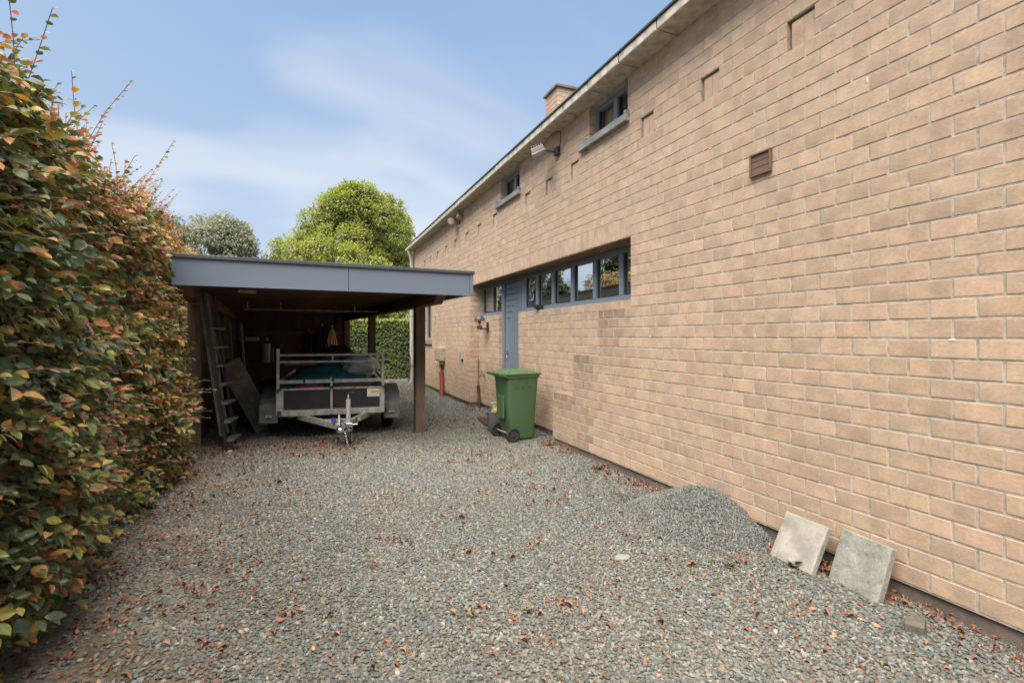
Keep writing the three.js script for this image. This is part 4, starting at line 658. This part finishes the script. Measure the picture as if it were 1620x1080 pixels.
function leafAt(pos, dir, nrm, size, w = 1) { const m = basis(dir, nrm); m.scale(new THREE.Vector3(size, size, size * w)); m.setPosition(pos); return m; }
const beech = (R, warm) => {                                            // the leaf colours of the hedge
  const t = R() + (warm - 0.5) * 0.62, k = 0.75 + 0.5 * R();
  if (t < 0.33) return [0.10 * k, 0.150 * k, 0.036 * k];
  if (t < 0.58) return [0.24 * k, 0.29 * k, 0.044 * k];
  if (t < 0.71) return [0.50 * k, 0.43 * k, 0.06 * k];
  if (t < 0.84) return [0.68 * k, 0.36 * k, 0.07 * k];
  if (t < 1.01) return [0.72 * k, 0.26 * k, 0.085 * k];
  return [0.60 * k, 0.22 * k, 0.125 * k];
};
const frond = (R, out) => { const d = out.clone().multiplyScalar(0.75).add(new THREE.Vector3(R() - 0.5, (R() - 0.62) * 0.9, (R() - 0.5) * 1.7)); return d.normalize(); };
{
  const R = rng(2024), hedge = thing('beech_hedge', 'tall beech hedge with green and copper autumn leaves beside the drive', 'hedge'), leaves = [], twigs = [];
  const out = V(1, 0, 0.09).normalize(), topY = (s) => 2.62 + 0.26 * step01(3.8, 1.8, s) + 0.16 * (fbm3(s * 0.9, 7, 1, 3) - 0.5) + 0.05 * step01(2, 6, s) + 0.72 * step01(5.6, 9.5, s) + 0.12 * step01(10, 14, s);
  // face bulges in clumps; it leans back a little towards the top
  const front = (y, s) => lerp(hedgeX(s), -1.06 - 0.0706 * s, step01(6.3, 7.2, s)) + 0.09 + 0.13 * step01(4.2, 5.6, s) * step01(7.0, 6.3, s) - 0.06 * y + 0.34 * (fbm3(s * 1.5, y * 1.5, 3, 3) - 0.5) - 0.22 * Math.pow(clamp((y - 2.1) / 0.6, 0, 1), 2) - (y < 0.3 ? (0.3 - y) * 0.35 : 0) - 0.12 * step01(6.3, 6.9, s);
  const add = (pos, dir, nrm, size, warm) => leaves.push({ m: leafAt(pos, dir, nrm, size, 0.85 + 0.3 * R()), c: beech(R, warm), pos, size, v: Math.floor(R() * 3) });
  const warmth = (y, s) => clamp(0.30 - 0.13 * step01(4.0, 2.2, s) * step01(2.4, 1.6, y) + 0.75 * (fbm3(s * 1.3, y * 1.6, 12, 3) - 0.38) + 0.10 * step01(1.5, 2.7, y) + 0.28 * step01(3.0, 6.5, s), 0, 1.15);
  // sprays: flat twigs with leaves left and right, as beech grows them; loose leaves deeper in
  const hole = (y, s) => fbm3(s * 2.6, y * 3.4, 30, 3);
  const zones = [[-0.4, 1.0, 600, 3000], [1.0, 3.2, 5200, 11000], [3.2, 6.2, 4800, 11000], [6.2, 9.5, 2300, 9000], [9.5, 16, 2200, 9000]];
  for (const [s0, s1, ns, nf] of zones) {
    for (let k = 0; k < ns; k++) {
      const s = lerp(s0, s1, R()), y = lerp(0.04, topY(s), R()), h = hole(y, s); if (h < 0.45 && R() < 0.8) continue;
      const L = 0.12 + 0.2 * R(), d = new THREE.Vector3(0.9 + 0.3 * R(), (R() - 0.45) * 1.1, (R() - 0.5) * 2.2).normalize(), a = V(front(y, s) - 0.05 - 0.16 * R() - L * 0.55 * d.x, y, s);
      const up = new THREE.Vector3(0.4 + 1.5 * (R() - 0.4), 0.85, (R() - 0.5) * 1.7).normalize(), side = d.clone().cross(up).normalize(), n = Math.round(L / 0.026), w = warmth(y, s) + 0.35 * (R() - 0.5), sz = (0.034 + 0.044 * R() * (0.4 + 0.6 * R())) * (1 + 0.05 * step01(3.4, 1.8, s));
      for (let i = 1; i <= n; i++) {
        const t = i / n, p = a.clone().addScaledVector(d, L * t).add(new THREE.Vector3(0, -0.05 * t * t * R(), 0)), sg = i % 2 ? 1 : -1;
        add(p, d.clone().multiplyScalar(0.55 + 0.5 * (i === n)).addScaledVector(side, sg * (i === n ? 0.15 : 0.85)).add(new THREE.Vector3((R() - 0.5) * 0.5, -0.28 * R(), (R() - 0.5) * 0.5)), up.clone().add(new THREE.Vector3((R() - 0.5) * 0.9, (R() - 0.5) * 0.5, (R() - 0.5) * 0.9)).normalize(), sz * (0.7 + 0.5 * Math.sin(t * 2.6)) * (0.85 + 0.4 * R()), w + 0.15 * (R() - 0.5));
      }
      if (k % 3 === 0 && s < 6.4) twigs.push(tube([a, a.clone().addScaledVector(d, L * 0.5), a.clone().addScaledVector(d, L * 0.98)], 0.0016, 3, 3));
    }
    for (let k = 0; k < nf; k++) {
      const s = lerp(s0, s1, R()), y = lerp(0.02, topY(s) - 0.05, R()), depth = 0.30 + 0.38 * R();
      add(V(front(y, s) - depth, y, s), frond(R, out), new THREE.Vector3(0.7 + 1.2 * (R() - 0.5), 0.8, (R() - 0.5) * 1.4).normalize(), 0.055 + 0.045 * R(), warmth(y, s) - 0.15);
    }
  }
  // loose shoots above the clipped top and out of the face
  for (let k = 0; k < 820; k++) {
    const s = 0.7 + Math.pow(R(), 0.95) * 11, up = k % 5 !== 0, y = up ? topY(s) - 0.12 : 0.5 + 1.9 * R(), x = up ? front(y, s) - R() * 0.45 : front(y, s) - 0.05;
    const L = up ? 0.12 + 0.32 * R() * R() + (R() < 0.22 ? 0.10 + 0.2 * R() : 0) : 0.12 + 0.14 * R(), dir = (up ? new THREE.Vector3(0.12 + 1.1 * (R() - 0.5), 1, (R() - 0.5) * 1.2) : new THREE.Vector3(0.9, 0.25 * R(), (R() - 0.5) * 1.2)).normalize();
    const a = V(x, y, s), b = a.clone().addScaledVector(dir, L * 0.55).add(new THREE.Vector3(0, 0.01, 0)), c = b.clone().addScaledVector(dir.clone().add(new THREE.Vector3(0.15 + 0.8 * (R() - 0.5), -0.2 + 0.3 * (R() - 0.5), (R() - 0.5) * 0.9)).normalize(), L * 0.5);
    twigs.push(tube([a, b, c], 0.0021, 5, 4));
    const n = Math.round(L / 0.036);
    for (let i = 1; i <= n; i++) { const t = i / n, p = t < 0.55 ? a.clone().lerp(b, t / 0.55) : b.clone().lerp(c, (t - 0.55) / 0.45); add(p, new THREE.Vector3(0.5 * (i % 2 ? 1 : -0.6) + 0.4, 0.25 - 0.5 * R(), (i % 2 ? 1 : -1) * 0.8).add(dir.clone().multiplyScalar(0.5)), new THREE.Vector3(R() - 0.5, 0.9, R() - 0.5).normalize(), (0.034 + 0.036 * R()) * (1.2 - 0.45 * t), warmth(y, s) + 0.26 * (0.5 + R())); }
  }
  // the visible twigs in the face, and the stems inside
  for (let k = 0; k < 620; k++) { const s = 0.9 + 5.6 * R(), y = 0.1 + 2.4 * R(), x = front(y, s) - 0.04 - 0.1 * R(), a = V(x - 0.2, y - 0.06, s - 0.1 + 0.2 * R()), b = V(x + 0.03 * R(), y + 0.05 * (R() - 0.3), s + 0.1 * (R() - 0.5)); twigs.push(tube([a, a.clone().lerp(b, 0.5).add(new THREE.Vector3(0, 0.015, 0)), b], 0.0026, 4, 4)); }
  const tw = part('twigs', join(twigs), std(lin(0.16, 0.105, 0.075), 0.85), hedge); tw.userData.kind = 'stuff';
  for (let s = -0.3; s < 16; s += 0.38) { const x = hedgeX(s) - 0.42 - 0.32 * step01(5.6, 6.9, s), y = H(x, s) - 0.05; part('stem', tube([V(x, y, s), V(x + 0.05 * (R() - 0.5), 0.9, s + 0.12 * (R() - 0.5)), V(x + 0.1 * (R() - 0.5), 2.2, s + 0.2 * (R() - 0.5))], 0.02 + 0.012 * R(), 8, 7), std(lin(0.11, 0.095, 0.075), 0.9), hedge); }
  // the leaves that show largest are single parts
  for (const l of leaves) { const q = toPx(l.pos.x, l.pos.y, -l.pos.z); l.big = q && q[0] > 4 && q[0] < 700 && q[1] > 4 && q[1] < 1076 && l.pos.x > front(l.pos.y, -l.pos.z) - 0.045 ? l.size / q[2] : 0; }
  const big = new Set([...leaves].sort((a, b) => b.big - a.big).slice(0, 300).filter((l) => l.big > 0));
  const geos = [leafA, leafB, leafC], pal = new Map();
  let n = 0;
  for (const l of big) { const key = l.c.map((v) => Math.round(v * 60)).join(); if (!pal.has(key)) pal.set(key, leafMat(lin(...l.c))); const m = part(n ? 'leaf_' + String(n).padStart(3, '0') : 'leaf', geos[l.v], pal.get(key), hedge); m.applyMatrix4(l.m); n++; }
  geos.forEach((g, v) => { const mine = leaves.filter((l) => l.v === v && !big.has(l)), im = fin(new THREE.InstancedMesh(g, mLeaf, mine.length)); mine.forEach((l, i) => { im.setMatrixAt(i, l.m); im.setColorAt(i, tmpC.setRGB(...l.c)); }); im.name = 'foliage'; im.userData.kind = 'stuff'; hedge.add(im); });
}
function crown(parent, name, lobes, n, size, colour, seed, shellK = 0.55, mat = mTree) {
  const R = rng(seed), vol = lobes.map((l) => l.r * l.r), tot = vol.reduce((a, b) => a + b, 0), im = fin(new THREE.InstancedMesh(leafA, mat, n));
  let i = 0;
  lobes.forEach((l, k) => {
    const m = k === lobes.length - 1 ? n - i : Math.floor(n * vol[k] / tot);
    for (let q = 0; q < m && i < n; q++, i++) {
      const d = new THREE.Vector3(R() - 0.5, R() - 0.5, R() - 0.5).normalize(), rr = l.r * Math.pow(lerp(shellK, 1, R()), 0.6) * (0.8 + 0.42 * fbm3(d.x * 2.5 + k, d.y * 2.5, d.z * 2.5, 2));
      const pos = l.c.clone().addScaledVector(d, rr).add(new THREE.Vector3(0, (l.f ?? 0.85) * 0 , 0)), nrm = d.clone().multiplyScalar(0.5).add(new THREE.Vector3((R() - 0.5) * 0.9, 0.7, (R() - 0.5) * 0.9)).normalize();
      im.setMatrixAt(i, leafAt(pos, d.clone().add(new THREE.Vector3(R() - 0.5, -0.5 * R(), R() - 0.5)), nrm, size * (0.65 + 0.7 * R()), 1.1)); const c = colour(R, l); im.setColorAt(i, tmpC.setRGB(c[0], c[1], c[2]));
    }
  });
  im.name = name; im.userData.kind = 'stuff'; parent.add(im); return im;
}
const bark = std(lin(0.10, 0.082, 0.062), 0.95, { bumpMap: withRep(tRough, 1), bumpScale: 0.02 });
function tree(name, label, at, H0, rx, ry, nl, n, size, colour, seed, group, squash = 1, lob = 1) {
  const R = rng(seed), t = thing(name, label, 'tree', group, at), lobes = [], c0 = H0 - ry;
  for (let k = 0; k < nl; k++) { const a = R() * 6.283, v = Math.pow(R(), 0.9) * 2 - 1, h = Math.sqrt(Math.max(0, 1 - Math.pow(Math.abs(v), v > 0 ? 1.5 : 3))) * (0.62 + 0.76 * noise3(Math.cos(a) * 1.3 + seed, v * 1.6, Math.sin(a) * 1.3)), q = Math.pow(R(), 0.35); lobes.push({ c: new THREE.Vector3(Math.cos(a) * h * rx * q * 0.8, c0 + v * ry * 0.8 * (v > 0 ? 1 : 0.85), Math.sin(a) * h * rx * q * 0.8 * squash), r: rx * lob * (0.16 + 0.20 * R()), t: R() }); }
  crown(t, 'crown', lobes, n, size, colour, seed + 1, 0.25);
  const tr = part('trunk', tube([new THREE.Vector3(0, -0.2, 0), new THREE.Vector3(0.08, c0 * 0.4, 0.03), new THREE.Vector3(0.0, c0, 0), new THREE.Vector3(0.05, c0 + ry * 0.6, 0)], 0.06 + rx * 0.05, 14, 9), bark, t);
  lobes.slice(0, Math.min(16, nl)).forEach((l) => part('limb', tube([new THREE.Vector3(0, c0 * 0.55 + 0.3 * l.c.y - 0.3 * c0, 0), l.c.clone().multiplyScalar(0.5).add(new THREE.Vector3(0, c0 * 0.28, 0)), l.c], 0.018 + rx * 0.010, 7, 6), bark, tr));
  return t;
}
const lime = (R, l) => { const k = 0.72 + 0.56 * R() + 0.25 * (l.t - 0.5), y = R(); return [(0.34 + 0.11 * y) * k, (0.44 + 0.05 * y) * k, 0.055 * k]; };
const silver = (R, l) => { const k = 0.65 + 0.6 * R() + 0.3 * (l.t - 0.5); return [0.44 * k, 0.475 * k, 0.31 * k]; };
const deep = (R, l) => { const k = 0.6 + 0.7 * R() + 0.3 * (l.t - 0.5); return [0.062 * k, 0.085 * k, 0.026 * k]; };
tree('lime_tree', 'broad bright yellow green tree beyond the carport roof', V(2.35, 0, 27.5), 9.7, 3.9, 4.7, 230, 120000, 0.115, lime, 51, null, 1, 0.58);
tree('silver_tree', 'grey green silvery tree behind the copper end of hedge', V(-5.1, 0, 36), 9.4, 3.9, 4.3, 200, 52000, 0.13, silver, 61, null, 1, 0.5);
tree('dark_tree', 'small dark tree between the silvery and yellow green trees', V(-2.0, 0, 40), 8.0, 1.9, 3.4, 40, 12000, 0.18, deep, 65, null, 1, 0.7);
const moss = (R, l) => { const c = deep(R, l); return [c[0] * 1.7, c[1] * 1.6, c[2]]; };
for (const [x, s, h, rx, ry, seed, col, lab] of [[-6.6, 28.5, 7.6, 2.2, 3.6, 71, moss, 'wide green garden tree behind the hedge, farthest along the drive'], [-5.8, 24.3, 5.0, 0.9, 2.2, 75, moss, 'slim green garden tree behind the hedge'], [-5.6, 21.8, 3.7, 1.0, 1.6, 77, deep, 'low dark garden tree behind the hedge'], [-6.2, 18.9, 6.3, 1.5, 3.0, 79, moss, 'upright green garden tree behind the hedge, opposite the strip window'], [-5.6, 16.0, 4.4, 1.3, 2.0, 83, deep, 'low dark round garden tree behind the hedge']]) tree('garden_tree', lab, V(x, 0, s), h, rx, ry, 60, 14000, 0.12, col, seed, 'garden trees behind the hedge');
for (const [x, s, h, seed, lab] of [[-0.6, 21, 3.6, 91, 'bright green shrub showing over the clipped hedge beside planks'], [1.3, 22, 4.0, 93, 'bright green shrub showing over the middle of the clipped hedge'], [3.2, 21.5, 3.8, 95, 'bright green shrub behind clipped hedge near the downpipe']]) tree('garden_shrub', lab, V(x, 0, s), h, 1.3, 1.8, 50, 12000, 0.10, lime, seed, 'shrubs behind the clipped hedge');
{ // clipped green hedge closing the drive, and tree tops over it
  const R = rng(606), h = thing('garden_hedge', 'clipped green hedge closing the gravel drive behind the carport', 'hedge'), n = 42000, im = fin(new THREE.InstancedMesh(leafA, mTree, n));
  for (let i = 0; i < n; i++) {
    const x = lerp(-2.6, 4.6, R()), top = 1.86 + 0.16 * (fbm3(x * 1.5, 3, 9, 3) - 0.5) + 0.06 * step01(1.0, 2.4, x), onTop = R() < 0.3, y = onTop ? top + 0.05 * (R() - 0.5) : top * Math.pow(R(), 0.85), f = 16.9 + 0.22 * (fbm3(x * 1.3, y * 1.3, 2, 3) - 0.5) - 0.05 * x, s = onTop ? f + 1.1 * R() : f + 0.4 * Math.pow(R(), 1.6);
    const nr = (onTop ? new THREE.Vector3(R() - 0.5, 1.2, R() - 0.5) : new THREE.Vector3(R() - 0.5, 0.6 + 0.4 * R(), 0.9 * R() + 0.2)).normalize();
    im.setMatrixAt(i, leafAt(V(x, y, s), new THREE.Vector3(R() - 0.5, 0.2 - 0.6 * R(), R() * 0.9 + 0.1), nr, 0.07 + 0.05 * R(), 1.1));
    const k = 0.7 + 0.6 * R(), litTop = step01(top - 0.4, top, y) * 0.8, br = x < 1.0 ? step01(1.25, 0.6, x) * (0.4 + 0.6 * R()) : 0;  // lit hedge top put into the colour: leaves brighter and yellower upward
    im.setColorAt(i, tmpC.setRGB(lerp(lerp(0.19, 0.42, litTop), 0.5, br * 0.7) * k, lerp(lerp(0.27, 0.52, litTop), 0.42, br * 0.6) * k, lerp(0.03, 0.06, br) * k));
  }
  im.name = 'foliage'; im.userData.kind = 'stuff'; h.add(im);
  const core = []; for (let x = -2.5; x < 4.6; x += 0.35) core.push(tube([V(x, -0.05, 17.35 - 0.05 * x), V(x + 0.1 * (R() - 0.5), 0.9, 17.4 - 0.05 * x), V(x, 1.7, 17.4 - 0.05 * x)], 0.022, 6, 6));
  core.forEach((g) => part('stem', g, bark, h));
}

// ------------------------------------------------------------------ fallen leaves and small plants
{
  const R = rng(909), gl = [leafGeo(0.75, 0.1, 0.16), leafGeo(1.1, -0.25, 0.16), leafGeo(-0.6, 0.5, 0.08)], spots = [];
  const colour = () => { const t = R(), k = 0.5 + 0.6 * R(); return t < 0.42 ? [0.29 * k, 0.115 * k, 0.055 * k] : t < 0.76 ? [0.22 * k, 0.068 * k, 0.045 * k] : t < 0.97 ? [0.38 * k, 0.20 * k, 0.10 * k] : [0.15 * k, 0.16 * k, 0.05 * k]; };
  const drop = (x, s, lift = 0.012) => spots.push({ x, s, y: H(x, s) + lift, a: R() * 6.283, tx: (R() - 0.5) * 0.9, tz: (R() - 0.5) * 0.9, size: 0.013 + 0.040 * R() * R() * R() + 0.014 * R(), v: Math.floor(R() * 3), c: colour() });
  for (let k = 0; k < 950; k++) { const s = 1.1 + 7.5 * Math.pow(R(), 0.9), x = lerp(hedgeX(s), 2.9, R()); if (s > 7 && x < 1.3) continue; if (fbm3(x * 1.1, 1, s * 1.1, 2) + 0.3 * R() > 0.5) { if (k % 3) drop(x, s); else { const n = 3 + Math.floor(7 * R()), w = 0.05 + 0.10 * R(); for (let q = 0; q < n; q++) drop(x + (R() + R() - 1) * w * 1.5, s + (R() + R() - 1) * w, 0.011 + 0.014 * R()); } } }
  for (let k = 0; k < 1500; k++) { const s = 1.2 + 6.3 * R(), x = hedgeX(s) - 0.1 + Math.pow(R(), 1.7) * 1.3; drop(x, s); }
  for (let k = 0; k < 330; k++) { const s = 1.0 + 1.2 * R(), x = 2.94 - Math.pow(R(), 1.6) * (0.10 + 0.16 * step01(2.0, 1.2, s)); { drop(x, s, 0.012 + 0.02 * R()); spots[spots.length - 1].size *= 0.75; } }
  for (let k = 0; k < 130; k++) { const s = 2.33 + 0.16 * (R() - 0.3), x = 2.78 + 0.15 * R(); drop(x, s, 0.01 + 0.05 * R()); }
  for (let k = 0; k < 60; k++) drop(2.80 + 0.12 * R(), 2.04 + 0.08 * R(), 0.015 + 0.02 * R());
  for (let k = 0; k < 380; k++) { const c = [[3.75, 0.3], [4.6, 0.25], [5.5, 0.3], [5.9, 0.15], [4.2, 0.5]][k % 5], s = c[0] + (R() - 0.5) * 2 * c[1]; drop(2.93 - Math.pow(R(), 1.8) * 0.22, s); }
  for (let k = 0; k < 520; k++) { const s = 6.5 + 0.75 * (R() + R() - 1), x = 0.0 + 0.75 * (R() + R() - 1); drop(x, s, 0.012 + 0.02 * R()); }
  for (let k = 0; k < 260; k++) drop(-1.15 + 0.45 * R(), 6.2 + 1.4 * R());
  for (let k = 0; k < 90; k++) drop(2.75 + 0.3 * R(), 8.8 + 0.9 * R());
  for (const q of spots) { const p = toPx(q.x, q.y, q.s); q.big = p && p[0] > 60 && p[0] < 1615 && p[1] < 1075 && q.x > hedgeX(q.s) + 0.25 && q.x < 2.7 ? q.size / p[2] : 0; }
  const best = new Set([...spots].sort((a, b) => b.big - a.big).slice(0, 90).filter((q) => q.big > 0)), pal = new Map();
  const mat4 = (q) => new THREE.Matrix4().compose(V(q.x, q.y, q.s), new THREE.Quaternion().setFromEuler(new THREE.Euler(q.tx, q.a, q.tz)), new THREE.Vector3(q.size, q.size, q.size * 0.9));
  const mDry = std(lin(1, 1, 1), 0.8, { side: THREE.DoubleSide });
  for (const q of best) { const key = q.c.map((v) => Math.round(v * 40)).join(); if (!pal.has(key)) pal.set(key, std(lin(...q.c), 0.8, { side: THREE.DoubleSide })); const m = one('fallen_leaf', gl[q.v], pal.get(key), 'single curled dry leaf lying loose on the open gravel', 'leaf', 'dry leaves lying loose on the gravel'); m.applyMatrix4(mat4(q)); }
  const litter = new THREE.Group(); litter.name = 'leaf_litter'; litter.userData = { kind: 'stuff', label: 'drifts of small brown fallen leaves along hedge and wall', category: 'leaf litter' }; scene.add(litter);
  gl.forEach((g, v) => { const mine = spots.filter((q) => q.v === v && !best.has(q)), im = fin(new THREE.InstancedMesh(g, mDry, mine.length)); mine.forEach((q, i) => { im.setMatrixAt(i, mat4(q)); im.setColorAt(i, tmpC.setRGB(...q.c)); }); im.name = 'leaves'; litter.add(im); });
  // a weed at the foot of the pale slab and sparse weeds in the gravel
  const weed = (label, x, s, n, L, c) => { const t = thing('weed', label, 'weed', null, V(x, H(x, s), s)); for (let i = 0; i < n; i++) { const a = i * 2.4, m = part('leaf', leafB, leafMat(c), t); m.applyMatrix4(leafAt(new THREE.Vector3(0.004 * Math.cos(a), 0.012 + 0.004 * i, 0.004 * Math.sin(a)), new THREE.Vector3(Math.cos(a), 0.5 + 0.5 * R(), Math.sin(a)), new THREE.Vector3(-Math.cos(a) * 0.4, 1, -Math.sin(a) * 0.4), L * (0.7 + 0.6 * R()), 1.3)); } };
  weed('small green weed at the foot of the pale slab', 2.735, 2.21, 7, 0.05, lin(0.05, 0.10, 0.03));
  weed('flat green weed in gravel below the gravel heap', 2.36, 2.35, 6, 0.035, lin(0.06, 0.085, 0.04));
  weed('pale green weed in the middle of the gravel', 1.02, 2.35, 6, 0.03, lin(0.18, 0.20, 0.07));
  weed('low weed where the wall meets the gravel', 2.80, 4.55, 9, 0.05, lin(0.07, 0.10, 0.04));
}

renderer.render(scene, camera);
